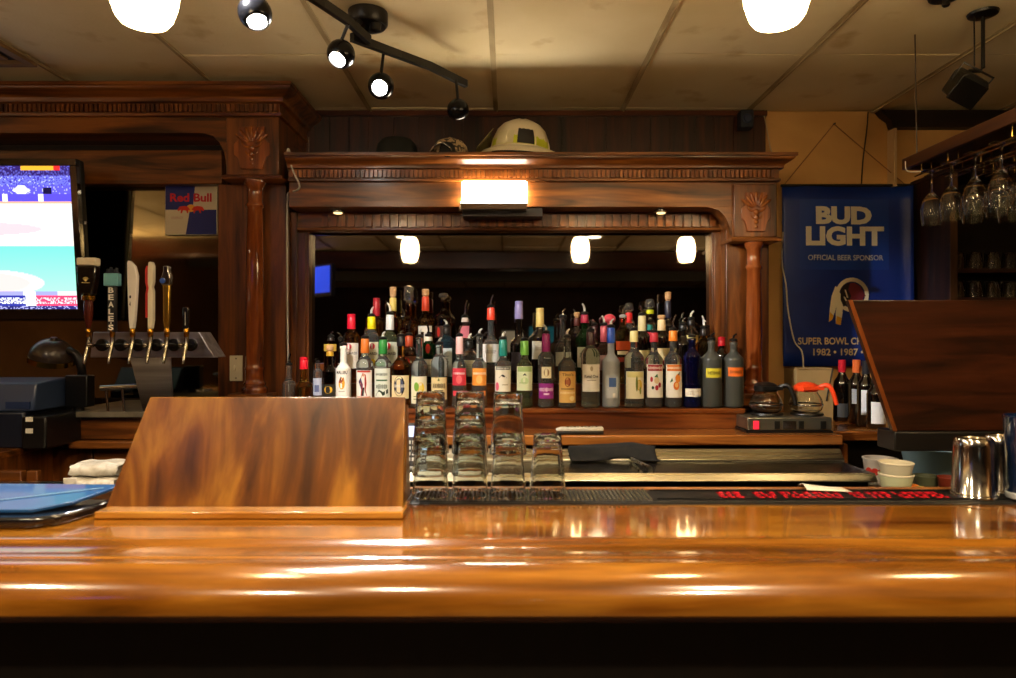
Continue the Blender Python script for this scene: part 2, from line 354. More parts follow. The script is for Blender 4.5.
def track():
    # bar: undulating rod under the ceiling, canopy on the ceiling
    P = [W(120, -165, 1.55), W(255, -40, 1.83), W(322, 3, 2.03), W(347, 20, 2.14)]
    Q = [W(352, 37, 2.2), W(400, 55, 2.42), W(430, 66, 2.55), W(466, 84, 2.72)]
    c = Vector((X(368, 2.33), 2.33, CEIL))
    t = thing('track_light', (c.x, c.y, 2.3), 'black wavy ceiling track light with round spot heads, left of centre', 'track light')
    blk = mat('black_metal', '100d0c', .35, .3)
    obj('canopy', G().lathe([(.02, -.06), (.06, -.055), (.068, -.045), (.068, -.008)], c, 28).lathe([(.001, -.085), (.018, -.08), (.02, -.055)], c+Vector((.03, -.02, 0)), 14), blk, t, smooth=40)
    def bar(pts, wd=.009, h=.014):
        g = G(); pts = [Vector(p) for p in pts]
        for a, b in zip(pts[:-1], pts[1:]):
            dr = (b-a); dr.z = 0; n = Vector((-dr.y, dr.x, 0)).normalized()*wd
            q = [a-n, a+n, b+n, b-n]
            g.add([(*p.xy, p.z-h) for p in q]+[(*p.xy, p.z+h) for p in q], [(0,3,2,1),(4,5,6,7),(0,1,5,4),(1,2,6,5),(2,3,7,6),(3,0,4,7)])
        return g
    obj('rail', bar(P), blk, t); obj('rail', bar(Q), blk, t)
    obj('rail_joint', bar([P[-1], P[-1]+Vector((.05, .1, -.02))]).tube([c+Vector((-.02, -.03, -.05)), P[-1]+Vector((.02, .04, 0))], .01).tube([c+Vector((0, 0, -.05)), Q[0]+Vector((.03, .05, 0))], .01), blk, t)
    lens = mat('spot_lens', 'ffffff', .2, em=60, emc=COOL)
    dead = mat('unlit_lens', '202838', .1)
    aim = [(W(430, 350, 2.85)), (W(640, 350, 2.85))]
    H = [(255, 13, 1.80, 33, P[1], (.35, -.35, -1), 1), (341, 54, 2.16, 28, W(349, 22, 2.14), (-.3, -.7, -1), 1),
         (381, 86, 2.34, 26, W(384, 49, 2.36), (.0, -.95, -.6), 1), (458, 110, 2.66, 22, W(456, 79, 2.66), (.2, .5, -.9), 0)]
    for px, py, d, dia, top, dr, on in H:
        p = W(px, py, d); r = dia/2*d/FPX; dr = Vector(dr).normalized()
        M = dr.to_track_quat('Z', 'Y').to_matrix()
        pr = []
        for i in range(15):
            a = math.radians(-90+ (90+48)*i/14); pr.append((max(r*math.cos(a), 1e-5), r*math.sin(a)))
        pr += [(r*.60, r*.74), (r*.60, r*.55), (r*.1, r*.50), (1e-5, r*.5)]
        h = obj('spot_head', G().lathe(pr, p, 24, M=M), mat('gunmetal_head', '14151a', .22, .7), t, smooth=50)
        obj('lens', G().lathe([(r*.56, r*.60), (r*.5, r*.72), (1e-5, r*.78)], p, 20, M=M), lens if on else dead, h)
        obj('head_stem', G().tube([top, p+Vector((0, 0, r*.9))], .0055), blk, t)
        if on: spot('spot_beam', p+dr*r*1.05, dr, TRACK_W, 100, .5, COOL, .03, t)
    # two unseen heads added on the near rail end to light the bottles
    for f, tgt, lv in ((.08, (430, 345), 1), (.36, (650, 345), 1)):
        top = P[0].lerp(P[1], f); p = top-Vector((0, 0, .085)); r = .043; dr = (W(*tgt, 2.85)-p).normalized(); M = dr.to_track_quat('Z', 'Y').to_matrix()
        pr = [(max(r*math.cos(math.radians(-90+138*i/14)), 1e-5), r*math.sin(math.radians(-90+138*i/14))) for i in range(15)]+[(r*.60, r*.74), (r*.60, r*.55), (1e-5, r*.5)]
        h = obj('spot_head', G().lathe(pr, p, 24, M=M), mat('gunmetal_head', '', .2), t, smooth=50)
        obj('lens', G().lathe([(r*.56, r*.60), (r*.5, r*.72), (1e-5, r*.78)], p, 20, M=M), lens, h)
        obj('head_stem', G().tube([top, p+Vector((0, 0, r*.9))], .0055), blk, t)
        spot('spot_beam', p+dr*r*1.05, dr, 130, 46, .6, (1, .95, .88), .03, t)
track()
# ================================================================ BACK BAR JOINERY
def loft(x0, xr, d0, back, prof, g=None, left_ret=False):
    """moulding: rectangle outlines stacked by (projection, z); projects forward and to the right"""
    g = g or G(); vs = []; n = len(prof)
    for p, z in prof: vs += [(x0-(p if left_ret else 0), d0-p, z), (xr+p, d0-p, z), (xr+p, back, z), (x0-(p if left_ret else 0), back, z)]
    fs = [(3, 2, 1, 0), tuple(4*(n-1)+i for i in range(4))]
    for j in range(n-1):
        for i in range(4): fs.append((4*j+i, 4*j+(i+1) % 4, 4*j+4+(i+1) % 4, 4*j+4+i))
    return g.add(vs, fs)
def cyma(z0, z1, p0, p1, n=8):
    o = []
    for i in range(n+1):
        t = i/n; s = t-.16*math.sin(2*math.pi*t); o.append((p0+(p1-p0)*s, z0+(z1-z0)*t))
    return o
def dentils(x0, x1, d, z0, z1, pitch, wd, dep):
    g = G(); n = int((x1-x0)/pitch)
    for i in range(n):
        x = x0+pitch*(i+.3); g.box(x, x+wd, d-dep, d+.004, z0, z1)
    return g
def carving(cx, d, cz, s):
    """fan of petals over a beaded drop, standing proud of the plaque"""
    g = G()
    for k in range(-3, 4):
        a = math.radians(18*k); M = Matrix.Rotation(a, 4, 'Y')
        q = G().ball((0, 0, .62*s), s*.16, 12, sx=.62, sy=.5, sz=2.6)
        q.xform(Matrix.Translation((cx, d, cz)) @ M); g.add(q.v, q.f)
    for k, r in enumerate((.17, .14, .12, .09)):
        g.ball((cx, d, cz-.12*s-.27*s*k), s*r, 12, sy=.6)
    for sg in (-1, 1):
        g.tube([(cx, d, cz-.1*s), (cx+sg*.35*s, d-.001, cz-.02*s), (cx+sg*.5*s, d-.001, cz+.22*s), (cx+sg*.36*s, d-.001, cz+.3*s)], [.06*s, .04*s], 8, sub=4)
        g.tube([(cx, d, cz-.5*s), (cx+sg*.22*s, d-.001, cz-.42*s), (cx+sg*.3*s, d-.001, cz-.26*s)], [.05*s, .03*s], 8, sub=4)
    return g
def column_mesh(cx, d, z0, z1, r):
    h = z1-z0
    pr = [(r*1.45, 0), (r*1.5, .012), (r*1.45, .024), (r*1.2, .03), (r*1.3, .042), (r*1.12, .052), (r*1.06, .06), (r*1.06, .1), (r*1.14, .106), (r*1.06, .114),
          (r*1.0, .125), (r*1.04, h*.35), (r*1.0, h*.6), (r*.9, h-.12), (r*1.08, h-.112), (r*1.08, h-.104), (r*.9, h-.096), (r*.9, h-.03), (r*1.1, h-.02), (r*1.25, h-.01), (r*1.25, h)]
    return G().lathe(pr, (cx, d, z0), 28)
def corbel(t, pxc, hw, y0, y1, d, horizontal, name='corbel_block'):
    """square block over a column with its notched plaque and carving"""
    cx = X(pxc, d); w_ = hw*d/FPX; zt, zb = Z(y0, d), Z(y1, d); h = zt-zb
    c = obj(name, G().box(cx-w_, cx+w_, d, d+.2, zb, zt), CH_Z(), t, bevel=.004)
    pw = w_*.68
    pts = [(-pw*.72, zt-h*.16), (pw*.72, zt-h*.16), (pw*.72, zt-h*.34), (pw*.82, zt-h*.42), (pw, zt-h*.46), (pw, zt-h*.66), (pw*.8, zt-h*.7), (pw*.7, zt-h*.78), (pw*.62, zt-h*.9),
           (-pw*.62, zt-h*.9), (-pw*.7, zt-h*.78), (-pw*.8, zt-h*.7), (-pw, zt-h*.66), (-pw, zt-h*.46), (-pw*.82, zt-h*.42), (-pw*.72, zt-h*.34)]
    obj('plaque', G().ext([(cx+a, b) for a, b in pts], 'xz', d-.010, d+.001), wood('plaque_wood', '4a2008', '8a4518', 'a85c25', 'z', rough=.3), c, bevel=.002)
    obj('carving', carving(cx, d-.011, zb+h*.50, h*.34), wood('carved_wood', '5c2a0c', '9a5220', 'b8702f', 'z', rough=.25), c, smooth=60)
    g = loft(cx-w_*1.02, cx+w_*1.02, d, d+.2, [(.0, zb-.022), (.012, zb-.018), (.014, zb-.006), (.004, zb)], left_ret=True)
    obj('abacus', g, CH_X(), c)
def main_unit():
    t = thing('back_bar', (.1, 3.0, 0), 'dark cherry wood back bar with columns and carved cornice framing the long mirror', 'back bar cabinet')
    xl, xr = -.955, X(777, 2.95); d = 2.95
    pr = [(.0, 2.134), (.012, 2.137), (.012, 2.146), (.006, 2.149), (.006, 2.187), (.022, 2.190), (.022, 2.196)]+cyma(2.196, 2.232, .022, .058)+[(.065, 2.234), (.065, 2.247)]
    obj('cornice', loft(xl, xr, d, 3.345, pr), CH_X(), t, smooth=30)
    obj('dentil_band', dentils(xl+.005, xr, d-.004, 2.152, 2.184, .0193, .0125, .014), wood('dentil_wood', '55260b', '93501d', 'b26a2a', 'z'), t)
    obj('frieze', G().box(xl, xr, d, 3.345, 2.025, 2.134), CH_X(), t, bevel=.003)
    # soffit and mirror frame
    df = 3.08
    g = G().box(xl, X(733, df), df, 3.345, 1.958, 2.0245)
    obj('mirror_frame_head', g, CH_X(), t)
    obj('dentil_band', dentils(X(320, df), X(722, df), df-.001, Z(227, df), Z(215, df), .040, .026, .012), wood('dentil_wood', '', '', ''), t)
    g = G()
    prf = [(df+.004, 1.958), (df-.012, 1.955), (df-.014, 1.945), (df+.0, 1.938), (df+.03, 1.936), (df+.05, 1.958)]
    g.ext(prf, 'yz', xl, X(724, df)); obj('mirror_frame_rail', g, CH_X(), t)
    def stile(a, b):
        g = G().box(X(a, df), X(b, df), df, 3.14, 1.185, 1.936).box(X(a, df)+.006, X(b, df)-.012, df-.012, df, 1.185, 1.93); return g
    obj('mirror_frame_stile', stile(292, 309), CH_Z(), t, bevel=.002); obj('mirror_frame_stile', stile(712, 727), CH_Z(), t, bevel=.002)
    M = Matrix.Translation((0, 3.125, 1.34)) @ Matrix.Rotation(math.radians(-.95), 4, 'X') @ Matrix.Translation((0, -3.125, -1.34))
    g = G().box(X(305, 3.12), X(716, 3.12), 3.122, 3.126, 1.342, 1.965).xform(M)
    obj('mirror_pane', g, noisy('aged_mirror', '8c8680', 'a39c94', (2, 2, 2), .008, 1.0, r2=.03), t)
    obj('back_board', G().box(xl, X(769, 3.0), 3.15, 3.34, 1.08, 2.02), C('1c0d06', .6), t)
    # right pilaster, column, carved block
    obj('pilaster', G().box(X(726, 3.0), X(769, 3.0), 3.0, 3.149, 1.081, 2.024), CH_Z(), t, bevel=.003)
    obj('pilaster', G().box(xl, X(292, 3.08)-.001, 3.06, 3.149, 1.081, 2.024), CH_Z(), t, bevel=.003)
    corbel(t, 755.5, 21.5, 184, 237, 2.925, 1)
    obj('column', column_mesh(X(755, 2.93), 2.945, 1.215, Z(237, 2.925)-.022, .033), wood('column_wood', '471b09', '84401a', 'a65a28', 'z', rough=.12, coat=.8, coatr=.05), t, smooth=50)
    obj('column_plinth', G().box(X(738, 2.95), X(772, 2.95), 2.88, 2.999, 1.1645, 1.215), CH_X(), t, bevel=.003)
    sp = [(X(705, d), 2.026), (X(712, d), 2.022)]+[(X(a, d), Z(b, d)) for a, b in ((719, 210), (725, 216), (729, 224), (732, 236))]+[(X(736, d), Z(236, d)), (X(736, d), 2.026)]
    obj('corner_bracket', G().ext(sp, 'xz', d+.001, d+.10), CH_X(), t)
    # stepped bottle shelves, ledge, base
    rz = wood('riser_wood', '4a1f0a', '86451a', 'a3602a', 'x', rough=.28)
    x0, x1 = -.953, X(743, 2.78)
    g = loft(x0, x1, 2.79, 3.15, [(0, 1.081), (0, 1.140), (.006, 1.144), (.010, 1.152), (.010, 1.160), (.006, 1.164)])
    obj('bottle_shelf', g, rz, t)
    obj('bottle_shelf', G().box(X(310, 2.93), x1-.01, 2.882, 3.0, 1.1645, 1.26), rz, t, bevel=.002)
    obj('bottle_shelf', G().box(X(310, 2.93), x1-.01, 3.0005, 3.118, 1.1645, 1.34), rz, t, bevel=.002)
    lg = wood('ledge_wood', '6b3510', 'a8642a', 'c07c38', 'x', rough=.25, coat=.4)
    obj('ledge', G().box(-1.0, X(841, 2.62), 2.60, 3.34, 1.04, 1.08), lg, t, bevel=.006)
    obj('ledge', G().box(X(841, 2.62), 1.95, 2.72, 3.34, 1.04, 1.079), lg, t, bevel=.006)
    obj('base_cabinet', G().box(-1.0, 1.9, 2.78, 3.34, 0, 1.04), C('140b07', .5), t)
    obj('end_panel', G().box(X(836, 2.66), X(845, 2.66), 2.64, 2.78, 0, 1.0395), CH_Z(), t)
    # puck lights recessed under the frieze
    for px in (338, 661):
        c = (X(px, 3.02), 3.02, 2.0245)
        p = obj('puck_light', G().lathe([(.026, -.012), (.03, -.008), (.03, 0)], c, 18), mat('chrome', 'c0c0c0', .15, 1), t)
        obj('lens', G().lathe([(.02, -.0135), (.017, -.016)], c, 16), mat('dim_halogen', 'ffe6b0', .2, em=1.5, emc='ffd890'), p)
main_unit()
def left_unit():
    t = thing('tap_wall_cabinet', (-1.6, 3.0, 0), 'tall cherry wood cabinet surround at left, behind the beer taps and large television', 'back bar cabinet')
    xl, xr, d = -3.3, X(279, 2.95), 2.95
    pr = [(0, 2.418), (.012, 2.420), (.014, 2.430), (.006, 2.433), (.006, 2.474), (.022, 2.478), (.024, 2.486)]+cyma(2.486, 2.53, .024, .07)+[(.077, 2.533), (.077, 2.545)]
    obj('cornice', loft(xl, xr, d, 3.345, pr), CH_X(), t, smooth=30)
    obj('dentil_band', dentils(xl+.005, xr, d-.004, 2.436, 2.470, .0205, .013, .014), CH_Z(), t)
    obj('frieze', G().box(xl, xr, d, 3.345, 2.347, 2.418), CH_X(), t, bevel=.003)
    obj('inner_rail', G().box(xl, X(222, 3.05), 3.05, 3.12, Z(184, 3.05), Z(150, 3.05)), CH_X(), t, bevel=.004)
    obj('inner_back', G().box(xl, X(222, 3.05), 3.13, 3.34, 1.17, 2.346), C('160a05', .6), t)
    xw = 252.5
    corbel(t, xw, 26.5, 118, 175, 2.925, 1)
    sp = [(X(199, d), 2.348), (X(205, d), 2.345)]+[(X(a, d), Z(b, d)) for a, b in ((213, 136), (219, 142), (224, 152), (228, 175))]+[(X(232, d), Z(175, d)), (X(232, d), 2.348)]
    obj('corner_bracket', G().ext(sp, 'xz', d+.001, d+.10), CH_X(), t)
    obj('pilaster', G().box(X(218, 3.0), X(286, 3.0), 3.0, 3.34, 1.171, Z(175, 2.925)-.023), CH_Z(), t, bevel=.003)
    obj('upper_return', G().box(X(232, 2.95), xr-.001, 3.126, 3.34, 2.13, 2.346), CH_Z(), t)
    obj('column', column_mesh(X(253.5, 2.93), 2.945, 1.215, Z(175, 2.925)-.022, .037), wood('column_wood', '', '', ''), t, smooth=50)
    obj('column_plinth', G().box(X(234, 2.95), X(273, 2.95), 2.88, 2.999, 1.1715, 1.215), CH_X(), t, bevel=.003)
    obj('mirror_pane', G().box(xl, X(218, 3.1), 3.122, 3.127, 1.18, Z(186, 3.1)), noisy('hazy_mirror', '8e8570', 'a89c80', (3, 3, 3), .02, 1.0, r2=.08), t)
    # counter and cabinet under the taps
    obj('counter_top', G().box(X(50, 2.6), -.957, 2.60, 3.12, 1.148, 1.17), noisy('grey_laminate', '5a554c', '7b766a', (9, 9, 9), .35), t, bevel=.003)
    obj('apron', G().box(X(50, 2.62)+.004, -1.002, 2.63, 2.66, 1.06, 1.148), CH_X(), t, bevel=.003)
    obj('cabinet_body', G().box(X(50, 2.62)+.004, -1.002, 2.66, 3.34, 0, 1.148), CH_Z(), t)
    dr = obj('drawer', G().box(X(67, 2.58), X(140, 2.58), 2.585, 2.659, 1.03, 1.058), CH_X(), t, bevel=.004)
    obj('door', G().box(X(52, 2.64), X(92, 2.64), 2.64, 2.659, .5, 1.022), CH_Z(), t, bevel=.003)
    obj('door', G().box(X(94, 2.64), X(150, 2.64), 2.64, 2.659, .5, 1.022), CH_X(), t, bevel=.003)
    xs = X(50, 2.62)
    obj('lower_counter', G().box(-2.9, xs, 2.3, 3.12, 1.03, 1.053), CH_X(), t, bevel=.003)
    obj('lower_cabinet', G().box(-2.9, xs-.002, 2.36, 3.12, 0, 1.03), CH_Z(), t)
    obj('lower_door', G().box(X(-60, 2.33), X(21, 2.33), 2.33, 2.359, .5, .995), CH_X(), t, bevel=.004)
    obj('lower_door', G().box(X(25, 2.33), X(36, 2.33), 2.335, 2.359, .5, .995), CH_X(), t, bevel=.004)
left_unit()
def light_box():
    t = thing('strip_light', (X(495, 2.9), 2.9, 2.0), 'bright white lit strip light fixture fixed to the middle of the frieze', 'light fixture')
    d = 2.915; x0, x1, z0, z1 = X(462, d), X(527, d), Z(204, d), Z(181, d)
    g = G(); r = .01; pts = []
    for cx, cz, a in ((x1-r, z1-r, 0), (x0+r, z1-r, 90), (x0+r, z0+r, 180), (x1-r, z0+r, 270)):
        for k in range(5):
            q = math.radians(a+22.5*k); pts.append((cx+r*math.cos(q), cz+r*math.sin(q)))
    obj('diffuser', g.ext(pts, 'xz', d, 2.948), mat('white_diffuser', 'ffffff', .4, em=FRIEZE_E, emc=(1, .86, .64)), t)
    obj('housing', G().ext([(d-.03, z0-.002), (d-.022, z0-.026), (2.949, z0-.026), (2.949, z0-.002)], 'yz', x0-.004, x1), mat('brushed_aluminium', 'b9b4a6', .25, 1), t, bevel=.002)
    obj('housing_end', G().ext([(d-.034, z0+.004), (d-.026, z0-.03), (d-.0, z0-.03), (d-.0, z0+.004)], 'yz', x0-.009, x0-.0045), C('e8e2d0', .4), t)
    obj('mounting_rail', G().box(X(463, 3.0), X(542, 3.0), 2.965, 3.055, 1.988, 2.0245), C('1a1310', .4), t)
light_box()
# ================================================================ FRONT BAR
def front_bar():
    t = thing('bar_counter', (0, 1.3, 0), 'long glossy golden wooden bar counter with rolled armrest edge in the foreground', 'bar counter')
    gold = wood('golden_bar_wood', '74440c', 'a36418', 'c0822a', 'x', rough=.16, coat=1.0, scale=.8, bump=.05, coatr=.06, knots=.45)
    x0, x1 = -2.6, 2.8
    obj('counter_top', G().box(x0, x1, 1.287, 1.70, 1.03, 1.07), gold, t, bevel=.002)
    pr = [(1.286, 1.02), (1.286, 1.074), (1.280, 1.0765), (1.262, 1.0765), (1.255, 1.073), (1.235, 1.069), (1.205, 1.068), (1.18, 1.071), (1.168, 1.0745), (1.163, 1.073), (1.158, 1.0745), (1.145, 1.079), (1.125, 1.084), (1.10, 1.0865),
          (1.085, 1.0835), (1.067, 1.077), (1.053, 1.067), (1.043, 1.054), (1.038, 1.039), (1.040, 1.024), (1.050, 1.011), (1.068, 1.002), (1.09, .996), (1.11, .992), (1.13, 1.0), (1.2, 1.01)]
    obj('armrest_rail', G().ext(pr, 'yz', x0, x1), wood('golden_rail_wood', '60380a', '8c5414', 'b07424', 'x', rough=.2, coat=1.0, scale=.9, bump=.08, coatr=.07, knots=.35), t, smooth=28)
    obj('back_lip', G().box(X(404, 1.69), x1, 1.682, 1.70, 1.0705, 1.079), wood('lip_wood', '6b3a16', '9c6230', 'b9783c', 'x'), t, bevel=.002)
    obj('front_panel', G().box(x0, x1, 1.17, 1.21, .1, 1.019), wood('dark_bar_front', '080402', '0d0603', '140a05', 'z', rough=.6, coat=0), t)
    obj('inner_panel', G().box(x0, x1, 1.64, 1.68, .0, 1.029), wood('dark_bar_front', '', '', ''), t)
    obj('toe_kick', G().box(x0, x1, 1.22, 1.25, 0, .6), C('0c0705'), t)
front_bar()
def left_board():
    t = thing('service_screen', (X(255, 1.46), 1.46, 1.07), 'glossy golden brown board with slanted left edge, leaning back left of the glasses', 'wooden board')
    m = wood('figured_board_wood', '402409', '7c4a12', 'bb842e', 'z', rough=.3, coat=.8, scale=.5, bump=.3, coatr=.24)
    M = Matrix.Translation((0, 1.47, 1.086)) @ Matrix.Rotation(math.radians(-14), 4, 'X')
    d = 1.47
    # front face corner targets in the picture: solve for points on the tilted plane
    def onplane(px, py):
        a = (px-508)/FPX; c = (339-py)/FPX; tn = math.tan(math.radians(14)); y = (d - 1.086*tn + CAMZ*tn)/(1-c*tn); return (a*y, (CAMZ+c*y-1.086)/math.cos(math.radians(14)))
    pts = [onplane(105, 509), onplane(403, 509), onplane(405, 397), onplane(150, 397)]
    obj('panel', G().ext(pts, 'xz', 0, .018).xform(M), m, t, bevel=.002)
    obj('base_board', G().box(X(98, 1.44), X(404, 1.44), 1.425, 1.53, 1.0705, 1.086), wood('base_board_wood', 'a5661f', 'cf9038', 'e0aa50', 'x', rough=.2, coat=1), t, bevel=.003)
    xr = pts[1][0]
    obj('end_support', G().ext([(1.49, 1.087), (1.58, 1.087), (1.545, 1.30)], 'yz', xr-.018, xr), m, t)
left_board()
def right_board():
    d = 2.05; t = thing('raised_service_flap', (X(980, d), d, 1.15), 'dark brown board with slanted left edge at far right, in front of the banner', 'wooden board')
    pts = [(X(a, d), Z(b, d)) for a, b in ((893, 431), (1135, 431), (1135, 300), (848, 300))]
    m = wood('dark_flap_wood', '1f0c04', '3f1b0a', '502612', 'x', rough=.35, coat=.3, bump=.2)
    obj('panel', G().ext(pts, 'xz', d, d+.02), m, t, bevel=.003)
    p = [(X(a, d), Z(b, d)) for a, b in ((893, 431), (897, 431), (852, 300), (848, 300))]
    obj('edge_banding', G().ext(p, 'xz', d-.003, d-.0002), wood('edge_wood', '5a2a0c', '8c4a1c', 'a35c28', 'z'), t)
    zb = Z(431, d)
    obj('support_shelf', G().box(X(893, d), 1.92, d-.01, d+.09, zb-.06, zb-.001), C('0e0b0a', .45), t, bevel=.004)
    obj('post', G().box(1.72, 1.80, 2.055, 2.12, .9755, zb-.0605), C('0e0b0a', .5), t)
right_board()
def coolers():
    ss = noisy('brushed_steel', 'b2ae9c', 'd6d2c0', (1, 40, 40), .22, 1.0, r2=.34)
    dk = noisy('dark_steel_top', '3c3a33', '55524a', (2, 2, 2), .15, 1.0, r2=.3)
    t = thing('bottle_cooler', (.45, 2.3, 0), 'long low stainless steel bottle cooler behind the bar, under the bottle shelf', 'cooler')
    x0, x1 = -.985, X(878, 2.1)
    obj('cabinet', G().box(x0, x1-.01, 2.14, 2.56, 0, 1.0), C('16140f', .35), t)
    obj('lid_top', G().box(x0, x1, 2.12, 2.32, 1.0, 1.03), dk, t, bevel=.002)
    obj('front_edge', G().ext([(2.100, 1.006), (2.100, 1.010), (2.117, 1.0312), (2.1195, 1.0312), (2.1195, 1.006)], 'yz', x0, x1), ss, t, bevel=.003)
    obj('back_splash', G().ext([(2.321, 1.0), (2.321, 1.036), (2.352, 1.068), (2.36, 1.068), (2.36, 1.0)], 'yz', x0, X(842, 2.34)), ss, t, bevel=.002)
    obj('rear_top', G().box(x0, X(842, 2.32), 2.361, 2.58, 1.0, 1.02), dk, t)
    g = G().box(X(641, 2.12), X(643, 2.12), 2.125, 2.30, 1.0302, 1.034); obj('lid_seam', g, ss, t)
    g = G(); 
    vs = [W(640, 463.5, 2.31), W(662, 463.5, 2.31)]
    obj('lid_handle', G().tube([(X(646, 2.2), 2.13, 1.045), (X(636, 2.2), 2.29, 1.045)], .006).box(X(644, 2.2), X(648, 2.2), 2.13, 2.14, 1.03, 1.045).box(X(634, 2.2), X(638, 2.2), 2.28, 2.29, 1.03, 1.045), ss, t)
    t = thing('sink_deck', (-1.25, 2.1, 0), 'low stainless sink deck behind the bar at the left', 'sink')
    obj('deck', G().box(-2.1, -.99, 1.90, 2.29, .94, .97), ss, t, bevel=.003)
    obj('body', G().box(-2.08, -1.0, 1.93, 2.28, 0, .94), C('2a2824', .4), t)
    t = thing('work_table', (1.5, 2.2, 0), 'low dark work table behind the bar at the right, under the service flap', 'table')
    obj('table_top', G().box(X(884, 2.1), 2.3, 1.86, 2.46, .95, .975), noisy('worn_table_top', '4b463a', '6a6250', (5, 5, 5), .4), t, bevel=.003)
    for x in (1.22, 2.25):
        for y in (1.9, 2.4): obj('leg', G().box(x-.02, x+.02, y-.02, y+.02, 0, .95), C('1a1815'), t)
coolers()
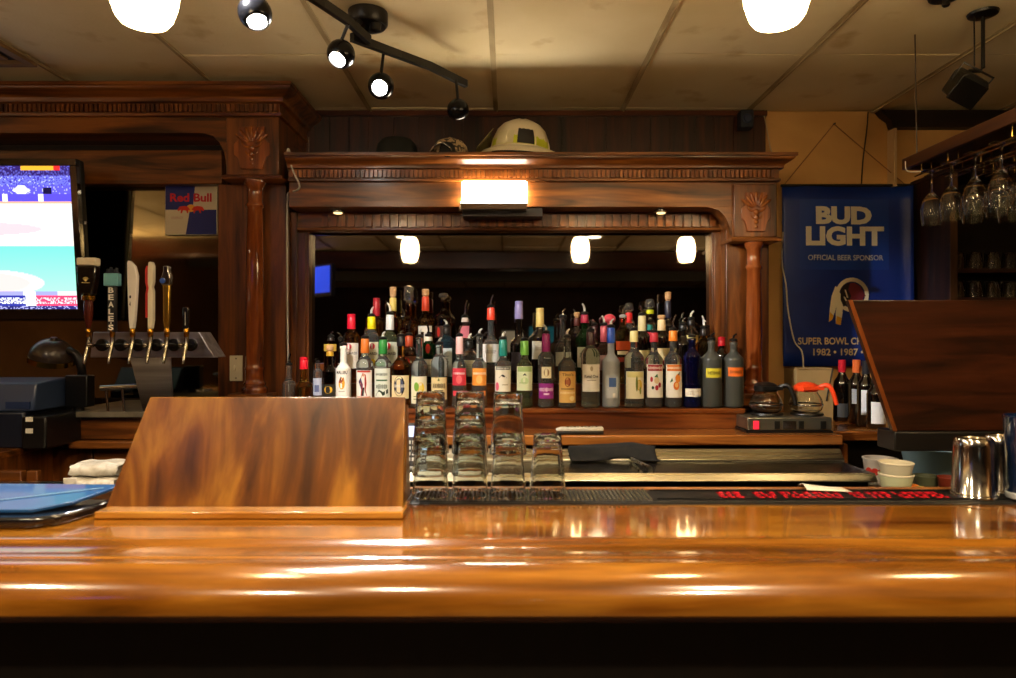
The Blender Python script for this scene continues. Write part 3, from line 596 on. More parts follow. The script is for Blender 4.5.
# ================================================================ BOTTLES
ROWS = {'A': (2.832, 1.1645), 'B': (2.936, 1.2605), 'C': (3.048, 1.3405)}
GL = {  # glass tints
 'clear': ('f2f7f6', .0), 'pale': ('eef5dc', .0), 'frost': ('dfe8ec', .35), 'smoke': ('6a6d66', .3), 'amber': ('d98a2e', .0), 'gold': ('f0cf70', .0), 'brown': ('6a3410', .0),
 'dark': ('1c140e', .05), 'green': ('0f8a38', .0), 'blue': ('8fd0f0', .0), 'navy': ('26309a', .0), 'limey': ('d8ecb0', .0), 'rose': ('f0c8c0', .0)}
def bottle(px, row, wpx, yt, yn, yc, ys, cap, tint, pour, desc, label=None, art=(), collar='101010', flat=1.0, opaque=None, rmax=1, neck=None):
    """one bottle from picture measurements: top of pourer, top and bottom of neck sleeve, shoulder line; art in label units (u -1..1, v 0..1)"""
    d, zb = ROWS[row]; x = X(px, d); r = min(wpx/2*d/FPX, rmax); zt, zn, zc, zs = [Z(v, d)-zb for v in (yt, yn, yc, ys)]
    rn = neck or min(.0145, r*.42)
    loc = (x, d, zb); t = thing('liquor_bottle', loc, desc, 'bottle', {'A': 'liquor bottles in the front row', 'B': 'liquor bottles in the middle row', 'C': 'liquor bottles in the back row'}[row])
    if zs > zn-.03: zs = zn-.03
    sh = min((zn-zs)*.55, r*1.1)
    pr = [(r*.80, 0), (r*.94, .003), (r, .010), (r, zs)]
    for i in range(1, 9):
        q = i/8; a = q*math.pi/2; pr.append((rn+(r-rn)*(.5+.5*math.cos(math.pi*q))*(1-.0*q), zs+sh*q))
    pr += [(rn, zs+sh+.002), (rn*.95, zn-.012), (rn*1.12, zn-.011), (rn*1.12, zn-.003), (rn, zn)]
    if opaque: gm = C(opaque, .25, coat=.5)
    elif tint == 'dark': gm = mat('dark_bottle_glass', '0d0907', .06, coat=1, coatr=.03)
    else: gm = glass(tint, GL[tint][0], GL[tint][1], 1.45)
    obj('glass_body', G().lathe(pr, loc, 28, sy=flat), gm, t, smooth=50)
    def wrap(rr, off, zoff=0): return lambda u, v: (x+(rr+off)*math.sin(u/rr), d-(rr+off)*flat*math.cos(u/rr), zb+zoff+v)
    if cap:   # neck sleeve
        rs = max(rn*1.15, 0.0115)
        if zc < zn: obj('neck_sleeve', G().lathe([(rs*1.06, zc), (rs*1.08, zc+.002), (rs, zn-.001), (rs*.9, zn+.001), (rn*.3, zn+.0015)], loc, 20, sy=max(flat, .75)), C(cap, .35), t, smooth=50)
    if pour in 'swb':
        col = obj('pourer_collar', G().lathe([(rn*.7, zn+.002), (rn*1.1, zn+.003), (rn*1.15, zn+.010), (rn*.8, zn+.014), (rn*.35, zn+.016)], loc, 16), C(collar, .4), t)
        h = max(zt-zn-.012, .012); s = 1 if (int(px) % 2) else -1
        m = {'s': mat('chrome', 'c0c0c0', .15, 1), 'w': C('e4e2dc', .3), 'b': C('0c0c0d', .25)}[pour]
        obj('pourer_spout', G().tube([(x, d, zb+zn+.014), (x, d, zb+zn+.014+h*.35), (x+s*.004, d-.004, zb+zn+.014+h*.7), (x+s*.010, d-.010, zb+zt)], [.0062 if pour == 'w' else .0048, .0032], 8, sub=3), m, t, smooth=60)
    elif pour == 'k':   # cork stopper with round head
        obj('stopper', G().lathe([(rn*.8, zn), (rn*.8, zn+.006), (rn*1.15, zn+.008), (rn*1.2, zt-.004), (rn*.9, zt)], loc, 18), noisy('cork', 'b98a5a', 'd8b080', (60, 60, 60), .7), t)
    elif pour == 'g':
        obj('stopper', G().lathe([(rn*.7, zn), (rn*.6, zn+.006), (rn*1.5, zn+.012), (rn*1.6, (zn+zt)/2), (rn*1.2, zt-.002), (rn*.5, zt)], loc, 12), glass('clear', *GL['clear']), t)
    elif pour == 'r':   # round coloured ball stopper
        obj('stopper', G().lathe([(rn*.8, zn)]+[(max(1e-5, (zt-zn)*.62*math.cos(math.radians(a))), (zn+zt)/2+(zt-zn)*.5*math.sin(math.radians(a))) for a in range(-80, 91, 17)], loc, 18), C(cap, .3), t, smooth=60)
    elif pour == 'c':
        obj('screw_cap', G().lathe([(rn*1.15, zn-.012), (rn*1.2, zn-.010), (rn*1.2, zt-.002), (rn*1.05, zt)], loc, 20), C(collar, .4), t)
    if label:
        lc, y0, y1 = label[:3]; wf = label[3] if len(label) > 3 else .94
        v1, v0 = Z(y0, d)-zb, max(Z(y1, d)-zb, .004); hw = r*wf*1.15
        fn = wrap(r, .0007)
        lb = obj('label', G().sheet(lambda i, j: fn(-hw+2*hw*i, v0+(v1-v0)*j), 14, 1), C(lc, .5), t, smooth=60)
        cols = sorted({a[1] for a in art}); byc = {c: i for i, c in enumerate(cols)}
        if art:
            g = G(); lay = 0
            for a in art:
                lay += 1; f2 = wrap(r, .0010+.00025*lay); mi = byc[a[1]]
                U = lambda u: u*hw*.87
                V = lambda v: v0+(v1-v0)*v
                if a[0] == 'r':
                    g.sheet(lambda i, j: f2(U(a[2]+(a[4]-a[2])*i), V(a[3]+(a[5]-a[3])*j)), 8, 1, mi)
                elif a[0] == 'o': put_poly(g, [(U(p), V(q)) for p, q in ell(*a[2:6])], f2, mi)
                elif a[0] == 'p': put_poly(g, [(U(p), V(q)) for p, q in a[2]], f2, mi)
                elif a[0] == 't' and a[2] in WORN:      # lettering too small to read in the photo: uneven strokes
                    wd = a[6] if len(a) > 6 else .8; q = -wd; rs = random.Random(a[2]); 
                    while q < wd-.08:
                        s_ = rs.uniform(.07, .14); hh = a[5]*rs.uniform(.6, 1)
                        put_poly(g, [(U(q), V(a[4]-hh/2)), (U(q+s_*.7), V(a[4]-hh/2)), (U(q+s_*.8), V(a[4]+hh/2)), (U(q+s_*.1), V(a[4]+hh/2))], f2, mi); q += s_*1.25
                elif a[0] == 't':
                    put_text(g, a[2], f2, U(a[3]), V(a[4]), a[5]*(v1-v0), mi, width=(a[6]*hw*1.74 if len(a) > 6 else None), bold=.02)
            obj('label_print', g, [C(c, .5) for c in cols], lb, smooth=60)
    return t
WORN = {'SILVER', 'RUM', '1848', 'TRES', 'RUBY', 'PEACH', 'PLATA', 'BERRY', 'Handmade', 'CHERRY', 'ORANGE', 'LEMON', 'DRY'}
def band(lc, y0, y1): return (lc, y0, y1)
# art shorthands
def lines(c, n=3, top=.4, w=.6): return [('r', c, -w, top-.1*k, w*(1-.2*(k % 2)), top-.1*k+.035) for k in range(n)]
BOT = [
 # px row w  yt  yn  yc  ys  cap tint pour desc label art
 (289,'A',17,354,366,372,385,None,'clear','b','small clear bottle with black spout at the far left end of the shelf',None,()),
 (304,'A',20,357,357.5,369,388,'e01a30','gold','c','amber gold bottle with bright red cap behind the slanted board top edge',None,(),'e01a30'),
 (318,'A',9.5,360,364,366,372,None,'clear','b','thin clear bottle with silver blue label between red capped and cut glass bottles',('aeb6cc',378,395),[('r','5a6690',-.5,.2,.5,.6)]),
 (330,'A',15,345,352,356,372,'c09020','brown','k','squat brown bottle with yellow medallion, immediately left of the white rum bottle',('1c1712',384,396),[('o','d8a820',0,.55,.6,.3),('o','1c1712',0,.5,.3,.15)]),
 (343.5,'A',20.5,333,346,347,370,None,'clear','b','white opaque coconut rum bottle with sunset palm picture and slim white neck',('f2efe6',368,397),
   [('t','2a2018','MALIBU',0,.86,.12,.80),('o','e8b020',0,.48,.42,.20),('p','a04a18',[(-.42,.5),(-.2,.68),(0,.6),(.25,.7),(.42,.5),(.2,.46),(-.2,.5)]),('p','3c1c10',[(-.30,.56),(-.1,.72),(.0,.70),(-.08,.6)]),('r','b8b0a0',-.4,.2,.4,.23)],'101010'),
 (365,'A',17,328,339,353,364,'d8742a','clear','s','clear spiced rum bottle with orange neck and white label of a red coated figure',('f0ece4',370,398),
   [('r','c03020',-.9,.93,.9,.99),('p','a8281c',[(-.1,.9),(.3,.85),(.4,.55),(.3,.3),(.45,.1),(-.3,.1),(-.2,.4),(-.4,.6)]),('p','20305c',[(-.6,.6),(-.3,.75),(-.05,.5),(-.2,.3)]),('o','d8a080',.05,.84,.13,.06),('p','1c1a20',[(-.2,.1),(-.05,.4),(.15,.4),(.05,.1)]),('r','b85030',-.9,.02,.9,.08)]),
 (383,'A',17,332,340,354,364,'2f8a3c','clear','w','clear bottle with green neck sleeve and white label with dark green lettering',('dfe6da',368,398),
   [('t','2c4a34','SILVER',0,.80,.10,.8),('r','3c6a44',-.7,.58,.7,.63),('t','22402a','RUM',.1,.40,.16,.7),('p','1c3020',[(-.8,.1),(-.3,.3),(.2,.22),(.8,.32),(.8,.18),(.2,.1)])]),
 (401,'A',20,331,337,346,366,'16171c','amber','s','wide amber bottle with cream label bearing a round black seal',('ead9a8',375,398),
   [('o','15171f',-.05,.55,.62,.44),('o','46506a',-.05,.55,.48,.33),('t','e8e4d8','1848',-.05,.55,.16,.6)]),
 (419.5,'A',17,330,338,346,366,None,'clear','w','clear bottle with cream label of yellow and green fruit, left of the tan labelled one',('efe9cc',376,403),
   [('o','e6c62a',.3,.58,.42,.2),('o','7fb03a',-.25,.62,.3,.17),('o','f2e27a',.3,.58,.22,.1)]+lines('8a9a5a',2,.25)),
 (439.5,'A',17,338,345,352,362,None,'clear','w','clear tequila bottle with tan label reading a bold black word',('e8d6a0',377,399),
   [('t','33291c','TRES',0,.62,.24,.8),('r','a05a28',-.8,.24,.8,.28),('r','2c2218',-.55,.38,.55,.43),('p','5a6a30',[(-.15,.85),(0,.98),(.15,.85)])]),
 (459.5,'A',15,326,337,354,366,'f0c4c8','clear','s','clear bottle with pinkish red shield label, left twin of the orange shield bottle',('d8384a',368,385),
   [('p','f6dfe0',[(-.85,.9),(.85,.9),(.85,.85),(-.85,.85)]),('t','fbe6e8','RUBY',0,.7,.16,.9),('o','ee6a70',0,.35,.4,.25),('r','e04050',-.9,-.62,.9,-.32)]),
 (479.5,'A',15.5,329,337,340,366,None,'clear','w','clear bottle with orange shield label, right twin of the pink shield bottle',('f09a3a',368,385),
   [('p','fdeccc',[(-.85,.9),(.85,.9),(.85,.85),(-.85,.85)]),('t','fff0d8','PEACH',0,.7,.16,.95),('o','f8bc66',0,.35,.4,.25),('r','f08a30',-.9,-.62,.9,-.32)]),
 (503,'A',17,332,340,356,366,'1f8f86','clear','w','clear bottle with teal neck sleeve and cream label with moustache and pink dot',('ece6d0',366,391),
   [('r','28342e',-.95,.86,.95,.99),('p','2a2420',[(-.5,.55),(-.1,.68),(.1,.66),(.6,.52),(.1,.58)]),('o','e2607e',-.75,.2,.26,.17),('r','b4a884',-.1,.25,.6,.29),('t','e8e4d4','PLATA',0,.92,.10,.8)]),
 (524.5,'A',17,330,341,355,367,'7cc656','limey','b','clear bottle with lime green neck and pale green label, left of the purple banded one',('e2ecc6',366,390),
   [('r','a8c87c',-.95,.78,.95,.98),('p','2a3a20',[(-.25,.62),(0,.72),(.25,.62)]),('r','b0cc8c',-.7,.3,.4,.34),('o','c2dc9e',0,.4,.5,.14)]),
 (546,'A',16.5,325,334,352,358,'a02c80','clear','w','clear gin bottle with purple neck and purple bottom band and small square emblem',('98288c',383,398),
   [('t','f0d8ea','BERRY',0,.6,.26,1.0),('r','e8c8e0',-.35,.25,.35,.36),('r','e6ddb8',-.62,1.35,.62,2.1),('o','8a6a3a',0,1.72,.34,.26)]),
 (567,'A',18,329,338,341,366,None,'clear','w','clear vodka bottle with tan paper label and round copper seal',('dcae5e',371,402),
   [('o','8a3c1c',0,.66,.36,.15),('o','b0623a',0,.66,.22,.09),('t','7c5a28',"Tito's",0,.90,.10,.7),('r','8c6a34',-.8,.42,.8,.46),('t','f2dca8','Handmade',0,.32,.09,.9),('o','f0d898',.5,.14,.3,.08)]),
 (590.5,'A',19,330,332,345,354,'3a1e22','pale','b','tall clear bottle with large white label and dark neck, left of the frosted one',('eeeade',364,391),
   [('o','b8ae94',0,.84,.16,.09),('t','2a2a30','Ketel One',0,.56,.11,.80),('r','8c8472',-.5,.4,.5,.42)]),
 (611,'A',17.5,319,328,343,362,'2450b8','frost','w','frosted glass vodka bottle with bright blue neck sleeve and no paper label',('c8d2dc',375,397,.62),
   [('r','4a70b4',-.6,.48,.7,.9),('r','f4f4f2',.05,0,.55,.2),('p','eef0f2',[(-.8,.40),(.8,.42),(.8,.36),(-.8,.34)])]),
 (634,'A',19.5,320,331,342,358,'ece4a0','clear','s','clear bottle with pale yellow neck and cream label of yellow fruit, right of frosted one',('efe8c8',371,398),
   [('r','e0d890',-.95,.78,.95,.98),('o','d8b830',.4,.5,.35,.2),('o','6a7a2c',.1,.55,.12,.28),('o','8a9a3a',.5,.3,.12,.14)]),
 (654,'A',17.5,322,333,342,360,'c83040','clear','s','clear bottle with dark red band above white label with cherries',('f2efe4',364,397),
   [('r','9a2024',-.98,.80,.98,.99),('t','f0d8c8','CHERRY',0,.89,.09,1.1),('o','b02034',-.5,.55,.16,.08),('o','b02034',.1,.3,.2,.08),('o','a01a2c',.45,.38,.18,.08),('o','e0c89a',.1,.52,.3,.1),('p','2f6a38',[(-.2,.62),(.15,.72),(.25,.6)]),('o','284a34',-.35,.3,.14,.05)]),
 (673,'A',17.5,315,331,341,360,'f08a2c','clear','s','clear bottle with orange band above white label with orange slices',('f2efe4',364,397),
   [('r','e07a24',-.98,.80,.98,.99),('t','fff0d0','ORANGE',0,.89,.09,1.1),('o','f09030',.35,.58,.34,.13),('o','e87a20',.15,.36,.36,.13),('o','f8c070',.15,.38,.2,.07),('p','3a6a40',[(-.6,.45),(-.35,.6),(-.25,.5)]),('p','2a3a28',[(.3,.7),(.6,.78),(.5,.66)])]),
 (692,'A',17.5,326,338,342,357,None,'navy','s','deep blue glass bottle with white band low on its body',('efece0',388,396),lines('b8b09a',1,.6)),
 (711.5,'A',21.5,333,341,344,360,None,'smoke','b','smoky frosted tall bottle with small yellow label, second from the right end',('d8cf38',368,377,.7),[('t','6a6418','LEMON',0,.5,.4,.9)]),
 (733.5,'A',19.5,334,342,345,360,None,'smoke','b','smoky frosted tall bottle with small orange label at the right end of the shelf',('ee7420',367,376,.75),[('t','8a3c10','ORANGE',0,.5,.4,.9)]),
 # middle row
 (331,'B',14,332,338,341,352,'1a120c','brown','s','brown bottle with small gold neck label behind the medallion bottle',('c8a040',344,351),()),
 (351.5,'B',17,314,315,329,338,'e01838','amber','c','gold rum bottle with tall red cap and white label with red roundel',('efe6d8',343,368),
   [('o','c02030',-.1,.86,.36,.12),('t','302820','BACARDI',0,.60,.10,.9),('p','d03030',[(-.7,.36),(.7,.36),(0,.1)])],'e01838'),
 (371.5,'B',17,307,317,329,338,'f2e010','clear','w','clear rum bottle with bright yellow neck and lemons on its label',('f0ecd6',342,368),
   [('o','c02038',.3,.84,.32,.12),('t','282420','BACARDI',0,.56,.10,.9),('o','e8d020',-.3,.26,.35,.14),('o','e0c818',.35,.22,.35,.14),('r','3c6a2c',-.5,.32,-.1,.4)]),
 (390,'B',18,303,315,330,340,'eef0f2','limey','w','pale green rum bottle with white neck sleeve and white label with red roundel',('e6eedd',342,368),
   [('o','c82838',-.1,.84,.34,.14),('t','303030','BACARDI',0,.56,.10,.9),('r','a8c89a',-.8,.05,.8,.2)]),
 (409,'B',19,320,336,348,354,'c04a28','amber','b','amber bottle with orange red neck ring and red heart emblem',('6a3a18',356,370),[('o','d83028',-.1,.5,.4,.4),('p','f0e0c0',[(.2,.6),(.4,.7),(.45,.5)])]),
 (428.5,'B',17,322,337,341,346,'efe8d8','green','b','green gin bottle with red wax seal and white lower label',('e8e8dc',359,376),
   [('o','c83020',.05,1.62,.28,.28),('r','b0b09c',-.7,.6,.7,.66),('r','b0b09c',-.5,.4,.5,.45)]),
 (446.5,'B',19,320,328,334,342,'16181c','blue','w','pale blue gin bottle with clear panel label, right of green gin bottle',('d6e4ea',348,376,.6),lines('7a98a8',3,.7)),
 (469,'B',17,334,342,348,356,'101010','clear','w','clear bottle with white spout behind the pink and orange shield bottles',('d8dccc',360,376),lines('a0a890',3,.7)),
 (491,'B',19,295,308,320,346,'e84834','clear','s','tall clear vodka bottle with orange red neck band and white frosted shoulder label',('f0f0ec',344,362),lines('a8a8a0',2,.6)),
 (519,'B',17,301,302,319,344,'8f88c0','dark','c','dark bottle with tall lavender neck sleeve',('3a3440',352,370),(),'8f88c0'),
 (540,'B',18,308,309,327,338,'f0dc8a','dark','c','dark wine style bottle with cream yellow neck foil and white label',('f0f0e8',341,359),lines('b0a890',2,.6),'f0dc8a'),
 (563,'B',17,309,318,322,348,None,'clear','s','clear bottle with wide steel stopper between cream neck and green bottle',('ccd0c8',352,366),(),'202224'),
 (584.5,'B',17,304,315,323,338,'c03058','green','w','dark green bottle with red and white neck label and white spout',('f0f2e4',347,367),[('t','406a40','DRY',0,.6,.3,.7)]),
 (604,'B',15,316,326,342,350,'e06478','rose','w','pale rose bottle with pink neck sleeve, left behind the frosted bottle',('e4c0c8',355,370),()),
 (623,'B',17,306,318,322,334,None,'gold','s','golden liqueur bottle with orange label and slim steel spout',('d8561c',341,350),[('r','f0e2c0',-.9,-.5,.9,-.1),('r','a83418',-.9,-1.3,.9,-.8)],'a8aaae'),
 (642,'B',17,306,316,332,338,'eadfae','dark','s','dark bottle with cream neck label and green capsule ring, left of corked bottle',('d8cf9a',350,368),[('p','8a7a3a',[(-.8,.95),(.8,.95),(0,.4)]),('p','f0e8c0',[(-.5,.9),(.5,.9),(0,.55)])]),
 (661.5,'B',18,315,320,332,338,'f0d8a8','dark','k','dark rounded bottle with cork stopper and cream neck label with orange mark',('efe0b0',348,368),[('p','c8b070',[(-.8,.95),(.8,.95),(0,.5)]),('r','b02a28',-.7,.15,.7,.4)]),
 (683,'B',17,318,325,330,345,'101214','dark','s','black bottle with short metal spout right of the orange necked bottle',None,()),
 (704,'B',17,316,329,336,346,'1c1412','amber','w','amber whiskey bottle with square white label and black script',('efe8da',357,372),[('t','241c18','JIM BEAM',0,.55,.30,1.1),('r','8c8474',-.6,.15,.6,.22)]),
 (721.5,'B',14,337,338,346,356,'c01428','dark','c','dark bottle with red cap between the two smoky bottles',None,(),'c01428'),
 # back row
 (340.5,'C',11,333,340,343,352,None,'dark','s','black slim bottle with steel spout at the left end of the back row',None,()),
 (376.5,'C',14,298,299,316,324,'a81c2c','gold','c','gold bottle with dark red sleeved neck between yellow and white necked rums',None,(),'a81c2c'),
 (393,'C',14,287,298,311,322,'e8d070','gold','k','pale gold bottle with cork and yellow neck label, left of the round decanter',None,()),
 (408.5,'C',20,286,303,304,325,None,'amber','g','round shouldered amber decanter bottle with glass stopper, tallest at the left',None,()),
 (425.5,'C',15,289,297,311,322,'d84428','gold','k','gold bottle with cork and red neck label over a white black striped label',('f0ece0',326,332),[('r','f0ece0',-.9,-2,-.6,0),('r','f0ece0',-.1,-2,.3,0)]),
 (443.5,'C',18,293,300,303,318,None,'brown','g','dark cognac bottle with faceted neck and clear stopper',('3a1c10',326,338),[('o','d03024',-.5,.5,.2,.4)]),
 (465,'C',14,301,318,322,340,'f2e8ea','rose','s','rose bottle with white collar and slender steel pourer',('e08098',326,338,.6),()),
 (577,'C',13,312,318,326,334,'5a2018','dark','k','dark bottle with brown neck and small cork left of the green bottle',None,()),
 (594.5,'C',14,320,326,338,344,'40101c','dark','s','black bottle with burgundy neck right of the green bottle',None,()),
 (609.5,'C',14,314,324,326,338,'e0485c','rose','r','rose bottle topped by a round pink red stopper',None,()),
 (629,'C',14,303,313,323,332,'e02024','clear','g','clear bottle with red collar and square clear stopper',None,()),
 (650,'C',15,299,310,314,326,'c8d418','dark','g','dark bottle with lime green ring and clear stopper',('d02840',332,341),[('r','2a9a90',-.6,1.2,.6,1.8)]),
 (668,'C',13,292,301,318,326,'141a34','dark','k','tall black and navy bottle with gold stopper, tallest at the right',None,()),
 (691,'C',14,311,320,326,334,'0e0f12','dark','w','black bottle with white curved spout and cream lower neck label',('e4d48c',335,343),()),
 (706.5,'C',13,321,328,333,340,'140f10','brown','s','brown bottle behind the white labelled amber whiskey bottle',None,()),
]
for b in BOT:
    b = list(b); px, row, wp, yt, yn, yc, ys, cap, tint, pour, desc, lab, art = b[:13]
    same = [o[0] for o in BOT if o[1] == row and o[0] != px]
    gap = min(abs(px-s) for s in same); rm = None
    if gap < wp+1: 
        oth = [o for o in BOT if o[1] == row and abs(o[0]-px) == gap][0]; wp2 = min(wp, gap*2*wp/(wp+oth[2])*.97)
    else: wp2 = wp
    opaque = 'f2efe6' if 'white opaque' in desc else None
    bottle(px, row, wp2, yt, yn, yc, ys, cap, tint, pour, desc, lab, art, *(b[13:14]), opaque=opaque)
# wine bottles at the right, by the banner
def wine(px, top, d, cap, tint, desc, label, zb=1.0795):
    r = .036; x = X(px, d); loc = (x, d, zb); h = Z(top, d)-zb
    t = thing('wine_bottle', loc, desc, 'bottle', 'wine bottles beside the coffee warmer')
    pr = [(r*.8, 0), (r, .006), (r, h*.60), (r*.93, h*.66), (r*.6, h*.72), (r*.40, h*.78), (r*.38, h*.97), (r*.42, h*.975), (r*.42, h*.995), (r*.36, h)]
    obj('glass_body', G().lathe(pr, loc, 26), mat('dark_bottle_glass', '', 0), t, smooth=50)
    obj('foil_capsule', G().lathe([(r*.42, h*.80), (r*.45, h*.805), (r*.46, h*.995), (r*.40, h*1.005), (r*.1, h*1.006)], loc, 18), C(cap, .3), t)
    if label:
        c, a, b = label; f = lambda u, v: (x+(r+.001)*math.sin(u), d-(r+.001)*math.cos(u), zb+v)
        obj('label', G().sheet(lambda i, j: f(-1.0+2*i, h*(a+(b-a)*j)), 10, 1), C(c, .5), t)
wine(842, 360, 3.05, 'c01c30', 'd', 'dark wine bottle with red foil, left of the four by the slanted flap', ('3a3c40', .08, .3))
wine(856.5, 360, 2.97, 'e07038', 'd', 'dark wine bottle with orange foil and pale grey label near the banner', ('a8acb4', .32, .55))
wine(866, 361, 2.885, '20242c', 'd', 'dark wine bottle with plain black foil and tall white label', ('e4e8f2', .18, .56))
wine(876, 372, 2.80, '15151a', 'd', 'dark wine bottle with white label half hidden by the slanted flap edge', ('e8ecf6', .1, .48))
# ================================================================ ON THE BAR
def pint_mesh():
    H = .143; ro, rt = .0438, .0335; g = G()
    pr = [(ro-.0025, 0), (ro-.0008, -.0), (ro, .0015), (ro-.0001, .006), (ro-.0012, .012), (ro-.0035, .04), (rt+.003, .085), (rt+.0008, .12), (rt, .138), (rt-.001, .143), (rt-.004, H), (1e-5, H-.001)]
    inn = [(1e-5, H-.016), (rt-.008, H-.015), (rt-.0032, H-.020), (rt-.0022, .11), (rt+.0003, .085), (ro-.0062, .04), (ro-.0037, .012), (ro-.0027, .002)]
    prof = list(reversed(pr))[:]   # top centre, down the outside, then up the inside
    prof = [(1e-5, H-.001)]+[p for p in reversed(pr[:-1])]+list(reversed(inn[:]))
    n = 40; vs = []; fs = []
    for (r, z) in prof:
        for i in range(n):
            a = 2*math.pi*i/n
            k = 1.0
            if .03 < z < .125 and r > .02: k = 1-.028*(1 if i % 4 in (0, 1) else 0)
            vs.append((r*k*math.cos(a), r*k*math.sin(a), z))
    m = len(prof)
    for j in range(m-1):
        for i in range(n): fs.append((j*n+i, (j+1)*n+i, (j+1)*n+(i+1) % n, j*n+(i+1) % n))
    return G().add(vs, fs)
gm = glass('clear_tumbler', 'f6faf8', 0, 1.48)
MATZ = 1.081
pint0 = None
def place_pint(px, d, k, off, label):
    global pint0
    z = MATZ+k*off
    if pint0 is None:
        g = pint_mesh(); g.xform(Matrix.Translation((X(px, d), d, z))); o = obj('pint_glass', g, gm, smooth=60); pint0 = o
    else:
        o = pint0.copy(); COL.objects.link(o)
    o.location = (X(px, d), d, z); o.rotation_euler.z = random.Random(int(px*7+k)).uniform(0, 6)
    tag(o, label, 'glass', 'upturned pint glasses stacked on the bar mat')
STK = [(430.5, 1.60, 3, .050, 'left front stack'), (470, 1.60, 3, .0505, 'second stack from left'), (508, 1.60, 2, .098, 'third stack from left'), (547.5, 1.60, 1, 0, '')]
for px, d, n, off, nm in STK:
    for k in range(n):
        if n == 1: lb = 'single upturned pint glass standing alone at the right end of the stacks'
        else: lb = 'upturned pint glass, %s of the %s' % (('bottom', 'middle', 'top')[k] if n == 3 else ('bottom', 'top')[k], nm)
        place_pint(px, d, k, off, lb)
# bar mat with raised nibs and red printing
def bar_mat():
    x0, x1 = X(406, 1.6), 2.4; t = thing('bar_mat', (.8, 1.63, 1.0705), 'long black rubber bar mat with red lettering along the back edge of the bar', 'mat')
    rb = C('0d0c0c', .45)
    g = G().ext([(1.548, 1.0705), (1.552, 1.0735), (1.560, 1.0745), (1.562, 1.0765), (1.674, 1.0765), (1.678, 1.0705)], 'yz', x0, x1)
    obj('mat_base', g, rb, t, bevel=.001)
    g = G(); x = x0+.005
    while x < X(650, 1.6):
        for j in range(8): y = 1.568+.0143*j; g.box(x-.0028, x+.0028, y-.0028, y+.0028, 1.0766, 1.0808)
        x += .0105
    obj('rubber_nibs', g, mat('lit_glossy_rubber', '5a574c', .12, coat=1), t, kind='stuff')  # nibs paler than the mat, the light they catch put into the colour
    obj('rib', G().box(X(655, 1.6), x1, 1.575, 1.579, 1.0766, 1.0795).box(X(655, 1.6), x1, 1.664, 1.668, 1.0766, 1.0795), rb, t)
    # red print on the mat: worn unreadable lettering, built as short slanted strokes in word groups
    g = G(); rnd = random.Random(5); f = lambda u, v: (u, 1.585+.070*(v), 1.0769)
    for a, b in ((716, 742), (752, 774), (779, 808), (812, 844), (848, 860), (866, 890), (893, 940)):
        u = X(a, 1.63); ue = X(b, 1.63)
        while u < ue-.012:
            w_ = rnd.uniform(.012, .018); k = rnd.choice([0, 1, 2]); sl = .006
            g.add([f(u, 0), f(u+.006, 0), f(u+.006+sl, 1), f(u+sl, 1)], [(0, 1, 2, 3)])
            if k != 1: g.add([f(u+sl, 1), f(u+sl, .72), f(u+w_+sl*.7, .72), f(u+w_+sl, 1)], [(0, 1, 2, 3)])
            if k != 0: g.add([f(u, 0), f(u+w_, 0), f(u+w_+.002, .28), f(u+.002, .28)], [(0, 1, 2, 3)])
            g.add([f(u+sl*.4, .4), f(u+w_, .4), f(u+w_+.002, .62), f(u+sl*.6, .62)], [(0, 1, 2, 3)])
            u += w_+.004
    obj('red_lettering', g, C('d8182c', .4), t)
bar_mat()
def shaker(px, d, z, rb, rt, h, label):
    loc = (X(px, d), d, z); t = thing('cocktail_shaker', loc, label, 'shaker', 'steel shaker tins at the right end of the bar')
    st = mat('polished_steel', 'c8c6c2', .13, 1.0)
    obj('tin_body', G().lathe([(rb-.001, 0), (rb+.001, .001), (rb+.001, .004), (rb-.001, .006), (rt+.003, h-.02), (rt+.001, h-.004), (rt-.002, h), (rt-.004, h-.0005), (rt-.006, h-.004), (1e-5, h-.005)], loc, 36), st, t, smooth=50)
    obj('rim_bead', G().lathe([(rb+.0005, .0065), (rb+.0018, .008), (rb+.0005, .0095)], loc, 36), st, t)
shaker(974, 1.61, 1.0770, .0475, .040, .138, 'polished steel shaker tin standing upside down near the right end of the bar')
shaker(1001, 1.655, 1.0770, .040, .033, .138, 'second steel shaker tin, half hidden behind the larger tin and blue tumbler')
def tumbler():
    d = 1.57; loc = (X(1029, d), d, 1.0770); t = thing('plastic_tumbler', loc, 'tall dark blue plastic tumbler cut by the right photo edge', 'tumbler')
    obj('cup_body', G().lathe([(.040, 0), (.043, .003), (.0445, .02), (.0415, .03), (.0445, .04), (.0495, .185), (.0515, .19), (.0515, .196), (.048, .196), (.042, .045), (1e-5, .04)], loc, 32), mat('navy_plastic', '0f2140', .12, coat=1), t, smooth=45)
    obj('base_ring', G().lathe([(.0435, .003), (.0455, .005), (.0462, .016), (.0445, .018)], loc, 32), C('b8c0c8', .2), t)
tumbler()
# white rolled receipt on the lip
g = G().sheet(lambda i, j: (X(799, 1.7)+.10*i, 1.655+.05*j-.02*i, 1.0800+.010*(1-i)*math.sin(math.pi*min(1, j*1.0))+.0008), 8, 8)
obj('paper_slip', g, C('e8e2d2', .7), solid=.0008, label='folded white paper slip on the back edge of the bar, by the red lettering', cat='paper')
